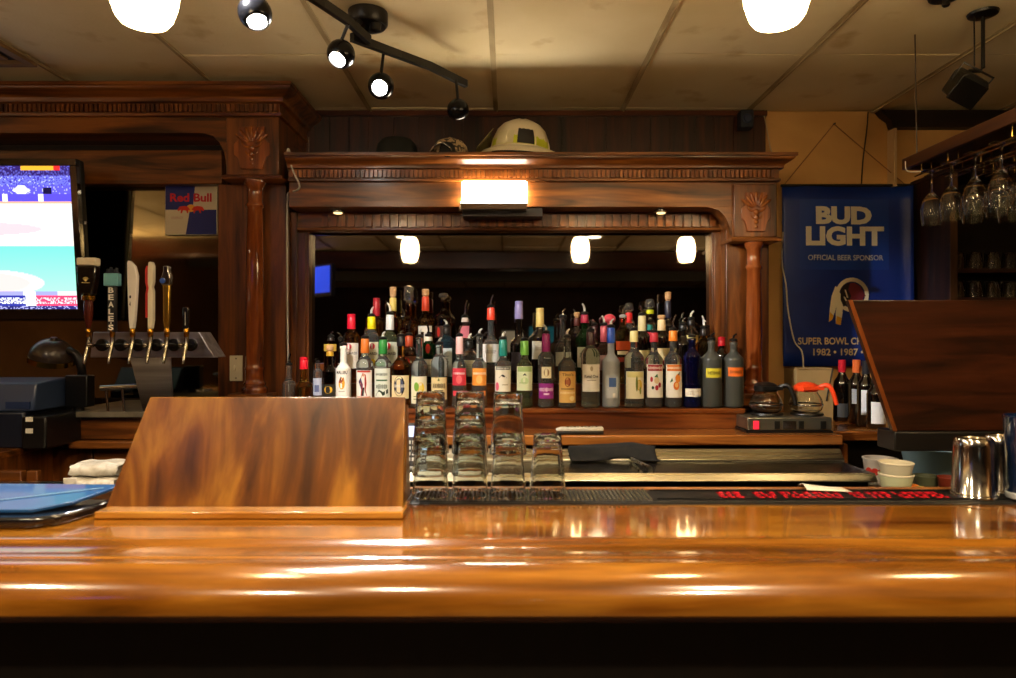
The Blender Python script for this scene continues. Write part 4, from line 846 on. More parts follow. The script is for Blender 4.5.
# check presenter and tray at the left end
def tray():
    t = thing('server_tray', (-1.0, 1.44, 1.0705), 'black tray with a bright blue folder on top, left end of the bar', 'tray')
    M = Matrix.Translation((X(25, 1.42), 1.42, 1.0705))
    pts = [(-.42, -.07), (.06, -.07), (.10, -.045), (.123, .03), (.134, .13), (.12, .17), (-.42, .17)]
    obj('tray_body', G().ext(pts, 'xy', 0, .022).xform(M), mat('black_gloss_plastic', '0b0c12', .15, coat=1), t, bevel=.006)
    p2 = [(-.40, -.045), (.04, -.035), (.09, .02), (.12, .145), (-.40, .16)]
    R = Matrix.Translation((0, 0, .0225)) @ Matrix.Rotation(math.radians(4), 4, 'X')
    obj('folder', G().ext([(a, b+.045) for a, b in p2], 'xy', 0.0, .008).xform(M @ Matrix.Translation((0, -.045, 0)) @ R), mat('blue_vinyl', '144a84', .4, coat=.4), t, bevel=.002)
    obj('folder_seam', G().tube([(-.1, .005, .0355), (.10, .11, .0433)], .0012, 6).xform(M), C('6f9cc4', .4), t)
tray()
# ================================================================ BEHIND THE BAR
def towel():
    x0, x1, d = X(75, 2.15), X(122, 2.15), 2.15; t = thing('bar_towel', ((x0+x1)/2, d, .97), 'folded white towel lying on the steel sink deck at left', 'towel')
    wh = noisy('white_terry', 'c9c4b8', 'f4f1ea', (30, 30, 30), .9, bump=.6)
    def fold(z0, h, dx, dy):
        g = G(); n = 14
        def f(i, j):
            a = 2*math.pi*j; x = x0+dx+(x1-x0)*i; r = h/2
            yy = dy+d+.02+.07*math.copysign(abs(math.cos(a))**.6, math.cos(a)); zz = z0+r+r*math.copysign(abs(math.sin(a))**.6, math.sin(a))*(1+.12*math.sin(9*i+z0*40))
            return (x+.004*math.sin(7*j*6.28), yy, zz)
        return g.sheet(f, 16, 24)
    obj('lower_fold', fold(.9705, .045, 0, 0), wh, t, smooth=80); obj('upper_fold', fold(1.0165, .04, .006, .01), wh, t, smooth=80)
    obj('corner_flap', G().box(x0-.002, x0+.04, d-.056, d-.052, .972, 1.02), wh, t, bevel=.002)
towel()
def register():
    d = 2.45; zb = 1.0535; t = thing('cash_register', (X(10, d), d, zb), 'dark blue black cash register on the low counter at the left edge', 'register')
    x0 = X(-60, d)
    obj('printer_base', G().box(x0, X(24, d), d, d+.3, zb, Z(412, d)), mat('navy_case', '10182a', .35), t, bevel=.008)
    obj('printer_hood', G().ext([(d+.01, Z(411.8, d)), (d+.03, Z(384, d)), (d+.2, Z(380, d)), (d+.28, Z(411.8, d))], 'yz', x0, X(31, d)), mat('blue_grey_case', '31405f', .3), t, bevel=.006)
    obj('hood_window', G().box(X(4, d), X(28, d), d-.003+.01, d+.012, Z(409, d), Z(402, d)), mat('dim_blue_window', '24355c', .2), t)
    p = obj('keypad_box', G().box(X(25, d), X(49.5, d), d-.02, d+.25, zb, Z(416, d)), C('0c0d10', .3), t, bevel=.006)
    for y in (419.5, 431): obj('key_label', G().box(X(26, d-.02), X(33, d-.02), d-.0225, d-.0202, Z(y+2.2, d-.02), Z(y-2.5, d-.02)), C('e6e4d8', .5), p)
    obj('monitor_stand', G().tube([(X(44, d), d+.2, Z(417, d)), (X(44, d), d+.2, Z(398, d))], .02).box(X(34, d), X(58, d), d+.17, d+.22, Z(412, d), Z(378, d)), C('0a0b0d', .3), t, bevel=.004)
register()
def desk_lamp():
    d = 2.86; t = thing('desk_lamp', (X(68, d), d, 1.1705), 'dark dome shaded desk lamp with gold inner rim, by the register below the television', 'desk lamp')
    c = Vector(W(52, 358, d)); M = Matrix.Translation(c) @ Matrix.Rotation(math.radians(14), 4, 'Y') @ Matrix.Rotation(math.radians(12), 4, 'X')
    pr = [(.083, -.004), (.085, 0)]+[(.085*math.cos(math.radians(a)), .085*math.sin(math.radians(a))) for a in range(8, 88, 8)]+[(.012, .092), (1e-5, .093)]
    obj('shade', G().lathe(pr, (0, 0, 0), 30).xform(M), mat('dark_bronze_shade', '33271f', .35, coat=.3), t, smooth=60)
    obj('shade_rim', G().lathe([(.087, -.018), (.0865, .004), (.082, .004), (.0825, -.018)], (0, 0, 0), 30, closed=True).xform(M), mat('brass', 'b8862c', .2, 1), t)
    e = M @ Vector((.065, 0, .05)); b = Vector((X(70, d), d+.02, 1.185))
    obj('neck', G().tube([e, e+Vector((.035, 0, -.02)), e+Vector((.055, .005, -.09)), (b.x+.02, b.y, b.z+.06), b], .017, 12, sub=5), C('14110e', .35), t, smooth=60)
    obj('base', G().lathe([(.05, 0), (.052, .006), (.03, .014), (.02, .018)], (b.x, b.y, 1.1705), 24), C('14110e', .35), t)
desk_lamp()
def television():
    t = thing('television', (-2.1, 2.6, 1.5), 'large television showing a bright ball game, cut by the left photo edge', 'television')
    dt, db = 2.90, 2.955
    A = Vector(W(70.5, 166, dt)); B = Vector(W(78, 309, db)); hgt = (A-B).length; up = (A-B).normalized()
    xr = (A.x+B.x)/2; wd = hgt*1.78; rt = Vector((1, 0, 0)); nrm = rt.cross(up).normalized()   # toward viewer: -y
    up = (up-rt*up.dot(rt)).normalized(); nrm = rt.cross(up)
    O = Vector((xr, B.y, B.z))
    P = lambda u, v, n=0: O+rt*(u-wd)+up*v+nrm*n     # u 0..wd from left
    NX, NY = 240, 135; g = G(); cols = []
    rnd = random.Random(9)
    speck = {(i, j): rnd.random() for i in range(NX) for j in range(NY)}
    def colour(i, j):
        u = i/NX; v = j/NY; k = speck[(i, j)]; kc = rnd.random()
        W_ = (1.0, 1.0, 1.0)
        if v > .965 and .80 < u < .955: return (1, .62, .12) if u < .93 else (1, .1, .1)
        if v > .93: return (.10, .06, .30) if k > .3 else (.25, .25, .7)
        if v > .86: return (.32, .34, 1.0) if k > .3 else ((.16, .13, .6) if k > .06 else (.7, .75, 1))
        if v > .80:
            du, dv = (u-.80)/.035, (v-.83)/.05
            if abs(du)+abs(dv) < 1 or (abs(du) < .25 and abs(dv) < 1.1): return (1, 1, 1)
            if .885 < u < .92 and v < .845: return (.03, .03, .15)
            return (.26, .24, .95) if k > .12 else (.7, .7, 1)
        if v > .755:
            if .06 < (u*7) % 1 < .2: return (1, 1, 1)
            return (.24, .2, .85)
        if v > .735: return (1.0, .62, .50)
        if v > .60: return (.92, 1.0, .97)
        if v > .50:
            e = ((u-.62)/.25)**2+((v-.56)/.045)**2
            return (1, .74, .78) if e < 1 else (1, .97, .95)
        if v > .44: return (1.0, .90+.06*(v-.44)/.06, .86)
        if v > .12:
            e = ((u-.60)/.27)**2+((v-.18)/.10)**2
            if e < 1: return (.96, .80, .78) if e < .6 else (.85, .93, .86)
            return (.36+.3*(1-v/.44), .92, .78)
        if v > .09:
            return (.56, .56, .85) if (.50 < u < .62 or .64 < u < .78 or .83 < u < .92) else (.9, 1, .97)
        if v > .02:
            if .79 < u < .83: return (1, 1, 1)
            if u >= .83: return (1, .9, .92) if (k > .55 and .03 < v < .075) else (1, .18, .34)
            return (1, 1, 1) if (k > .4 and .03 < v < .075) else (.12, .14, .55)
        return (.10, .10, .35) if k > .3 else (.6, .6, .9)
    for j in range(NY):
        for i in range(NX):
            u0, u1, v0, v1 = wd*i/NX, wd*(i+1)/NX, hgt*j/NY, hgt*(j+1)/NY
            g.add([P(u0, v0), P(u1, v0), P(u1, v1), P(u0, v1)], [(0, 1, 2, 3)]); cols.append(colour(i, j))
    me = bpy.data.meshes.new('screen'); L0 = ROOTLOC[t.name]
    me.from_pydata([tuple(Vector(v)-L0) for v in g.v], [], g.f)
    ca = me.color_attributes.new('picture', 'FLOAT_COLOR', 'CORNER')
    for p in me.polygons:
        for li in p.loop_indices: ca.data[li].color = (*[c**1.6 for c in cols[p.index]], 1)
    m = mat('broadcast_picture', '000000', .25); nt = m.node_tree; at = nt.nodes.new('ShaderNodeAttribute'); at.attribute_name = 'picture'
    nt.links.new(at.outputs['Color'], nt.nodes['Principled BSDF'].inputs['Emission Color']); nt.nodes['Principled BSDF'].inputs['Emission Strength'].default_value = .85
    me.materials.append(m); o = bpy.data.objects.new('screen', me); COL.objects.link(o); o.parent = t; ROOTLOC[o.name] = L0
    def pb(u0, u1, v0, v1, n0, n1):
        vs = [P(a, b, c) for c in (n0, n1) for a, b in ((u0, v0), (u1, v0), (u1, v1), (u0, v1))]
        return (vs, [(0,1,2,3),(7,6,5,4),(0,4,5,1),(1,5,6,2),(2,6,7,3),(3,7,4,0)])
    g = G(); bz = .030
    for q in ((-bz, wd+bz, hgt+.0005, hgt+bz), (-bz, wd+bz, -.045, -.0005), (-bz, -.0005, -.0004, hgt+.0004), (wd+.0005, wd+bz, -.0004, hgt+.0004)): g.add(*pb(*q, -.02, .008))
    obj('bezel', g, mat('black_gloss_plastic', '', 0), t, bevel=.002)
    g = G().add(*pb(-bz, wd+bz, -.045, hgt+bz, -.055, -.021)); obj('back_shell', g, C('0b0b0c', .6), t, bevel=.01)
    q = P(wd*.5, hgt*.5, -.056); g = G().box(q.x-.12, q.x+.12, q.y, q.y+.02, q.z-.12, q.z+.12).box(q.x-.04, q.x+.04, q.y+.02, 3.12, q.z-.03, q.z+.03); obj('wall_bracket', g, C('141414', .5), t)
    g = G().tube([P(wd+bz+.01, hgt*.62, -.02), P(wd+bz+.008, hgt*.6, -.02)], .004); obj('side_button', g, C('d8d8d8', .3), t)
television()
# ---------------------------------------------------------------- beer taps
def tap_tower():
    d = 2.5; t = thing('beer_tap_tower', (X(155, d), d, 1.1705), 'brushed steel beer tap tower with six faucets left of the tall column', 'tap tower')
    st = noisy('satin_steel', '8d8a94', 'b4b2c0', (1, 30, 30), .28, 1.0, r2=.36)
    pts = [(X(90, d), Z(357.5, d)), (X(215, d), Z(357.5, d)), (X(199, d), Z(332, d)), (X(93, d), Z(332, d))]
    obj('head_box', G().ext(pts, 'xz', d, d+.10), st, t, bevel=.003)
    zt = Z(357.7, d)
    g = G().ext([(X(132, d+.01), zt), (X(171, d+.01), zt), (X(172, d+.01), 1.1706), (X(140, d+.01), 1.1706)], 'xz', 2.605, 2.60+.10)
    g = G().add([(X(130, 2.51), 2.51, zt), (X(171, 2.51), 2.51, zt), (X(171, 2.59), 2.59, zt), (X(132, 2.59), 2.59, zt), (X(143, 2.61), 2.61, 1.1706), (X(173, 2.61), 2.61, 1.1706), (X(173, 2.7), 2.71, 1.1706), (X(143, 2.7), 2.71, 1.1706)],
                [(0,1,2,3),(7,6,5,4),(0,4,5,1),(1,5,6,2),(2,6,7,3),(3,7,4,0)])
    obj('column', g, st, t, bevel=.002)
    dx = X(103.5, d), X(191.5, d); ch = mat('chrome', '', 0); bk = C('0c0b09', .25)
    xs = [X(v, d) for v in (103, 121.5, 139, 157, 174.5, 191.5)]
    zf = Z(345, d)
    hx = [X(v, 2.425)+.0 for v in (88.5, 112.5, 132.5, 150.5, 167, 186.5)]
    for x, xt in zip(xs, hx):
        c = obj('collar', G().lathe([(.023, 0), (.023, .010), (.020, .014), (.010, .015)], (x, d, zf), 24, M=Matrix.Rotation(math.pi/2, 3, 'X')), bk, t)
        obj('faucet', G().lathe([(.006, 0), (.006, .052), (.0095, .054), (.0095, .072), (.005, .078)], (x, d-.012, zf), 16, M=Matrix.Rotation(math.pi/2, 3, 'X'))
            .tube([(xt, d-.072, zf+.036), (xt, d-.078, zf), (xt, d-.095, zf-.045), (xt, d-.10, zf-.065)], [.008, .005], 12, sub=3), mat('tap_chrome', '8a8578', .2, 1), t, smooth=60)
    # rail of the drip tray at the left of the column
    obj('rinse_rail', G().tube([(X(101, 2.62), 2.62, Z(388, 2.62)), (X(139, 2.62), 2.62, Z(386, 2.62))], .010, 14).tube([(X(106, 2.62), 2.62, Z(388, 2.62)), (X(108, 2.62), 2.62, 1.1706)], .005).tube([(X(122, 2.62), 2.62, Z(387, 2.62)), (X(124, 2.62), 2.62, 1.1706)], .005), ch, t, smooth=60)
    return hx, zf, t
TX, TZ, TOWER = tap_tower()
def tap_handle(i, label, build):
    d = 2.425; x = TX[i]; zb = TZ+.035; t = bpy.data.objects.new('tap_handle', None); COL.objects.link(t); t.parent = TOWER; t.location = Vector((x, d, zb))-ROOTLOC[TOWER.name]; t['label'] = label; ROOTLOC[t.name] = Vector((x, d, zb))
    obj('ferrule', G().lathe([(.0075, -.006), (.0095, .002), (.0095, .018), (.006, .026)], (x, d, zb), 16), mat('brass', '', 0), t)
    build(t, x, d, zb+.024)
def zz(py): return Z(py, 2.425)
def h_stout(t, x, d, z):
    top = zz(258)
    obj('grip', G().lathe([(.007, 0), (.013, .03), (.0155, .07), (.013, zz(300)-z)], (x, d, z), 20), noisy('dark_red_wood', '3a140c', '5c2014', (20, 20, 4), .25), t, smooth=60)
    obj('ring', G().lathe([(.016, zz(301)-z), (.022, zz(300)-z), (.022, zz(296)-z), (.016, zz(295)-z)], (x, d, z), 20), mat('brass', '', 0), t)
    b = [(x-.021, zz(294.8)), (x+.021, zz(294.8)), (x+.032, zz(280)), (x+.034, zz(266)), (x-.034, zz(266)), (x-.032, zz(280))]
    h = obj('head', G().ext(b, 'xz', d-.016, d+.016), C('0b0a0a', .2, coat=1), t, bevel=.004)
    g = G(); f = lambda u, v: (x+u, d-.0166, v); hz = zz(280)
    for k in range(7):
        a = -50+100*k/6; p = Vector((math.sin(math.radians(a)), math.cos(math.radians(a))))*.014
        g.add([f(0-.001, hz-.008), f(.001, hz-.008), f(p.x+.001, hz+p.y-.004), f(p.x-.001, hz+p.y-.004)], [(0, 1, 2, 3)])
    put_poly(g, [(-.014, hz-.010), (.014, hz-.010), (.014, hz-.012), (-.014, hz-.012)], lambda u, v: f(u, v))
    obj('harp_print', g, C('c8b070', .4), t)
    obj('cream_cap', G().box(x-.035, x+.035, d-.017, d+.017, zz(265.8), top), C('efe4c8', .35), t, bevel=.005)
def h_beales(t, x, d, z):
    obj('stem', G().lathe([(.006, 0), (.008, .02), (.008, zz(334)-z+.01)], (x, d, z), 14), C('101012', .3), t)
    b = obj('board', G().box(x-.0135, x+.0135, d-.009, d+.009, zz(332), zz(286.5)), C('121216', .35), t, bevel=.002)
    g = G(); s = 'BEALES'; f = lambda u, v: (x+u, d-.0096, v)
    for k, c in enumerate("BEALE'S".replace("'", "")):
        zc = zz(290.3+7.1*k+(1.6 if c == 'S' else 0)); put_text(g, c, f, 0, zc, .020, 0, width=.019, bold=.03)
    zc = zz(290.3+7.1*4+4.4); g.box(x-.002, x+.002, d-.0098, d-.0092, zc-.0025, zc+.0025)
    obj('vertical_lettering', g, C('ece8dc', .4), t)
    obj('blue_block', G().box(x-.026, x+.026, d-.012, d+.012, zz(286), zz(273.5)), C('6fb0bc', .35), t, bevel=.002)
    g = G()
    for k, hgt in enumerate((.016, .022, .014, .02)): g.box(x-.018+.010*k, x-.012+.010*k, d-.006, d+.006, zz(273.4), zz(273.4)+hgt)
    obj('crown', g.box(x-.02, x+.02, d-.008, d+.008, zz(273.4)-.0005, zz(273.4)+.006), C('0f1a2c', .3), t, bevel=.001)
def h_blade(t, x, d, z):
    top = zz(260.5); prof = [(x-.007, z), (x+.007, z), (x+.012, zz(320)), (x+.019, zz(290)), (x+.021, zz(276)), (x+.012, zz(266)), (x-.006, zz(261)), (x-.013, top), (x-.016, zz(263)), (x-.015, zz(285)), (x-.010, zz(320))]
    h = obj('blade', G().ext(prof, 'xz', d-.009, d+.009), C('efe9e0', .3, coat=.5), t, bevel=.004)
    g = G(); f = lambda u, v: (x+u, d-.0096, v); put_poly(g, ell(-.003, zz(297), .0035, .0055), f); put_poly(g, [(-.006, zz(305)), (-.003, zz(301)), (-.001, zz(306))], f); obj('small_emblem', g, C('2a2a30', .4), t)
def h_cream(t, x, d, z):
    prof = [(x-.006, z), (x+.008, z), (x+.013, zz(320)), (x+.013, zz(291)), (x+.009, zz(287)), (x+.014, zz(282)), (x+.014, zz(266)), (x+.009, zz(262)), (x-.003, zz(262)), (x-.006, zz(268)), (x-.006, zz(284)), (x-.003, zz(288)), (x-.006, zz(294)), (x-.006, zz(320))]
    obj('paddle', G().ext(prof, 'xz', d-.010, d+.010), C('e9dfc4', .3, coat=.5), t, bevel=.003)
    p2 = [(a-.0095 if k in range(9, 14) or k == 0 else a-.0095, b) for k, (a, b) in enumerate(prof)]
    obj('red_edge', G().ext([(x-.0145, zz(318)), (x-.0065, zz(318)), (x-.0065, zz(294)), (x-.004, zz(288)), (x-.0065, zz(284)), (x-.0065, zz(266)), (x-.012, zz(266)), (x-.0155, zz(270)), (x-.0155, zz(282)), (x-.011, zz(288)), (x-.0145, zz(294))], 'xz', d-.008, d+.009), C('c03028', .3), t, bevel=.001)
def h_gold(t, x, d, z):
    prof = [(x-.006, z), (x+.006, z), (x+.010, zz(320)), (x+.012, zz(285)), (x-.012, zz(285)), (x-.011, zz(320))]
    obj('gold_stem', G().ext(prof, 'xz', d-.008, d+.008), mat('soft_gold', 'b08a3a', .25, .9), t, bevel=.003)
    h = obj('chrome_head', G().ext([(x-.015, zz(285.2)), (x+.015, zz(285.2)), (x+.017, zz(276)), (x+.011, zz(272)), (x+.010, zz(266)), (x-.008, zz(266)), (x-.009, zz(272)), (x-.017, zz(278))], 'xz', d-.012, d+.012), mat('chrome', '', 0), t, bevel=.003)
    obj('round_badge', G().lathe([(.010, 0), (.010, .003), (.007, .004)], (x-.009, d-.0122, zz(281)), 20, M=Matrix.Rotation(math.pi/2, 3, 'X')), C('2a4a9a', .3), t)
def h_small(t, x, d, z):
    h = obj('grip', G().ext([(x-.011, z), (x+.007, z), (x+.010, zz(309)), (x+.006, zz(307)), (x-.008, zz(307)), (x-.011, zz(309))], 'xz', d-.008, d+.008), C('0d0d0f', .25, coat=.6), t, bevel=.003)
    g = G(); f = lambda u, v: (x+u, d-.0086, v); put_text(g, 'LAGER', f, 0, (z+zz(309))/2, .008, 0, bold=.02, ang=-math.pi/2); obj('vertical_lettering', G().box(x-.002, x+.001, d-.0092, d-.0083, z+.012, zz(312)), C('8a8a88', .4), t)
tap_handle(0, 'tall black beer tap handle with cream top band and red wood grip, leftmost of six', h_stout)
tap_handle(1, 'black beer tap handle with vertical white letters BEALES under a light blue block', h_beales)
tap_handle(2, 'plain white blade shaped beer tap handle with slanted top', h_blade)
tap_handle(3, 'cream paddle shaped beer tap handle with a red left edge', h_cream)
tap_handle(4, 'gold beer tap handle with chrome head and round blue badge', h_gold)
tap_handle(5, 'short plain black beer tap handle, rightmost of six', h_small)
# ---------------------------------------------------------------- signs, plates, cables
def energy_sign():
    d = 3.10; x0, x1, z0, z1 = X(165, d), X(217, d), Z(235, d), Z(184.5, d); t = thing('drink_sign', ((x0+x1)/2, d, z0), 'blue and silver drink sign with red lettering and bulls above the taps', 'sign')
    obj('sign_plate', G().box(x0, x1, d, d+.012, z0, z1), C('d8ccb0', .3), t, bevel=.002)
    U = lambda u: x0+(x1-x0)*u; V = lambda v: z0+(z1-z0)*v
    def F(e): return lambda u, v: (U(u), d-e, V(v))
    g = G(); put_poly(g, [(0.01, .5), (.53, .5), (.58, .99), (.01, .99)], F(.0008)); put_poly(g, [(.40, .01), (.99, .01), (.99, .5), (.48, .5)], F(.0008))
    obj('blue_quarters', g, C('1d2a78', .3), t)
    g = G(); put_text(g, 'Red Bull', F(.0016), .5, .74, .17, 0, width=.80, bold=.03); obj('red_lettering', g, C('d01c2c', .35), t)
    g = G(); f = F(.0014)
    for s in (-1, 1):
        c = .5+.0; q = lambda a, b: (c+s*a, b)
        put_poly(g, [q(.01, .50), q(.06, .56), q(.12, .575), q(.22, .56), q(.26, .50), q(.24, .47), q(.19, .50), q(.20, .43), q(.17, .43), q(.15, .49), q(.09, .48), q(.07, .43), q(.05, .43), q(.05, .49)], f)
    obj('two_bulls', g, C('d8301c', .35), t)
    g = G(); put_poly(g, ell(.5, .53, .085, .075), F(.0011)); obj('yellow_disc', g, C('f0a830', .35), t)
    g = G(); put_text(g, 'ENERGY', F(.0012), .24, .34, .05, 0, width=.22); obj('small_lettering', g, C('c08a8a', .35), t)
energy_sign()
d = 2.999; t = thing('switch_plate', (X(236.5, d), d, Z(381, d)), 'cream light switch plate on the wooden pilaster left of the tall column', 'switch plate')
obj('plate', G().box(X(230, d), X(243, d), d-.006, d-.0002, Z(381, d), Z(355.5, d)), C('d8cdb2', .4), t, bevel=.002)
obj('toggle', G().box(X(236, d)-.004, X(236, d)+.004, d-.016, d-.0062, Z(370, d), Z(365, d)), C('efe6d0', .4), t, bevel=.001)
for y in (358.5, 378): obj('screw', G().lathe([(.004, 0), (.003, .0015)], (X(236.5, d), d-.0062, Z(y, d)), 10, M=Matrix.Rotation(math.pi/2, 3, 'X')), C('8a8068', .4), t)
dc = 2.935
cp = [(288.5, 170, 2.99), (287, 158, 2.93), (288, 149, 2.93), (290, 153, 2.93), (292, 168, 2.93), (299, 184, 2.935), (297.5, 190, 2.935), (288.5, 193, 2.975), (287.5, 200, 2.985), (287, 234, 2.985), (287.5, 300, 2.985), (288, 350, 2.985), (290, 392, 2.985)]
obj('white_cable', G().tube([W(*p) for p in cp], .0042, 8, sub=4), C('b8b4ac', .5), smooth=60, label='thin white cable running down the edge between the two dark wooden cabinets', cat='cable')
def banner():
    d = 3.335; x0, x1 = X(781, d), X(909, d); z0, z1 = Z(366, d), Z(187, d)
    t = thing('beer_banner', ((x0+x1)/2, d, z0), 'blue hanging cloth beer banner with white lettering and round team emblem on the tan wall', 'banner')
    def bend(u): return -.012*math.sin((u)*math.pi*2.2)*0.6-.02*max(0, (u-.93)/.07)
    U = lambda px: (X(px, d)-x0)/(x1-x0); V = lambda py: (Z(py, d)-z0)/(z1-z0)
    def F(e): return lambda u, v: (x0+(x1-x0)*u+.006*(1-v)*(1 if u > .5 else 1), d+bend(u)-e-.012, z0+(z1-z0)*v)
    o = obj('cloth', G().sheet(F(0), 40, 12), noisy('royal_blue_vinyl', '0f2a7c', '15368f', (3, 3, 3), .38), t, solid=.0012, smooth=80)
    g = G().sheet(lambda i, j: F(.002)(.13+.70*i, V(270)+(V(200)-V(270))*j), 20, 1); obj('blue_panel', g, C('17409c', .4), o)
    FP = lambda e: (lambda px, py: F(e)(U(px), V(py)))
    def txt(g, s, cx, cy, hpx, wpx, bold=0.0):
        vs, fs, asp = textmesh(s, bold); g.add([FP(.0045)(cx+a*wpx/asp, cy-b*hpx) for a, b in vs], fs)
    g = G(); txt(g, 'BUD', 842, 216, 18, 57, .055); txt(g, 'LIGHT', 843, 236.5, 19.5, 79, .05); obj('large_lettering', g, C('e6e0d0', .4), o)
    g = G(); txt(g, 'OFFICIAL BEER SPONSOR', 843.5, 258, 5.4, 76, .01); obj('small_lettering', g, C('cfd0d4', .4), o)
    g = G(); txt(g, 'SUPER BOWL CHAMPIONS', 846, 341, 7, 102, .02); txt(g, '1982 \u2022 1987 \u2022 1991', 846, 352, 7, 72, .02); obj('small_lettering', g, C('d8c49a', .4), o)
    # emblem: ring, head in profile, two feathers
    g = G(); cx, cy = 850, 295; n = 30
    ring = lambda r0, r1, e, m: g.add([FP(e)(cx+r*math.cos(2*math.pi*k/n), cy-r*math.sin(2*math.pi*k/n)) for r in (r0, r1) for k in range(n)], [(k, (k+1) % n, n+(k+1) % n, n+k) for k in range(n)], m)
    ring(13.2, 17.2, .0045, 0); 
    g.add([FP(.004)(*p) for p in ell(cx, cy, 13.3, 13.3, 30)], [tuple(range(30))], 1)
    face = [(846, 284), (852, 283), (858, 286), (861, 291), (864, 296), (861, 298), (862, 302), (858, 305), (855, 308), (849, 306), (845, 300), (843, 292)]
    g.add([FP(.0055)(*p) for p in face], [tuple(range(len(face)))], 2)
    hair = [(838, 290), (842, 285), (848, 283), (846, 290), (849, 296), (846, 304), (841, 307), (838, 300)]
    g.add([FP(.006)(*p) for p in hair], [tuple(range(len(hair)))], 3)
    for a in ((842, 290, 845, 298), (841, 297, 845, 304)): g.add([FP(.0065)(*p) for p in ((a[0], a[1]), (a[0]+1.5, a[1]), (a[2]+1, a[3]), (a[2]-.5, a[3]))], [(0, 1, 2, 3)], 0)
    for fe in ([(833, 286), (837, 291), (835, 304), (830, 318), (826, 322), (827, 308), (829, 296)], [(837, 292), (841, 300), (840, 314), (838, 325), (833, 324), (833, 312), (835, 302)]):
        g.add([FP(.0045)(*p) for p in fe], [tuple(range(len(fe)))], 0)
    for fe in ([(827, 312), (831, 316), (829, 320), (826, 322)], [(834, 316), (839, 318), (838, 325), (833, 324)]): g.add([FP(.0055)(*p) for p in fe], [tuple(range(len(fe)))], 4)
    obj('round_emblem', g, [C('e6dcc0', .4), C('10245e', .4), C('6b2430', .4), C('14141c', .4), C('d8a028', .4)], o)
    obj('dowel', G().tube([(x0-.006, d-.014, z1+.004), (x1+.006, d-.02, z1+.004)], .007, 10), C('1a1410', .5), t)
    a = Vector(W(834, 124, WALLY-.004)); obj('hanging_cord', G().tube([(x0+.01, d-.014, z1+.008), a], .002, 6).tube([(x1-.03, d-.018, z1+.008), a], .002, 6), C('7a5230', .7), t)
    obj('nail', G().tube([a+Vector((0, -.012, 0)), a+Vector((0, .003, 0))], .004, 8), C('3a2c20', .4), t)
banner()
obj('loose_cable', G().tube([W(*p) for p in ((783, 232, 3.28), (782, 262, 3.28), (786, 285, 3.28), (788, 310, 3.28), (794, 340, 3.26), (802, 352, 3.22), (803.5, 372, 3.15))], .0035, 8, sub=5), C('d8d0bc', .5), smooth=60, label='white cord hanging loosely down the left side of the blue banner', cat='cord')
obj('black_wire', G().tube([W(868, 112, 3.35), W(867, 128, 3.34), (W(863, 160, 3.34)), W(861.5, 184, 3.335)], .003, 6, sub=4), C('1c120c', .6), label='thin black wire running down the tan wall above the blue banner', cat='wire')
obj('thin_cable', G().tube([W(763, 110, 3.34), W(766, 125, 3.335), W(770, 146, 3.33), W(773, 156, 3.33)], .003, 6, sub=3), C('b8a080', .6), label='thin pale cable from the ceiling to the right end of the carved cornice', cat='wire')
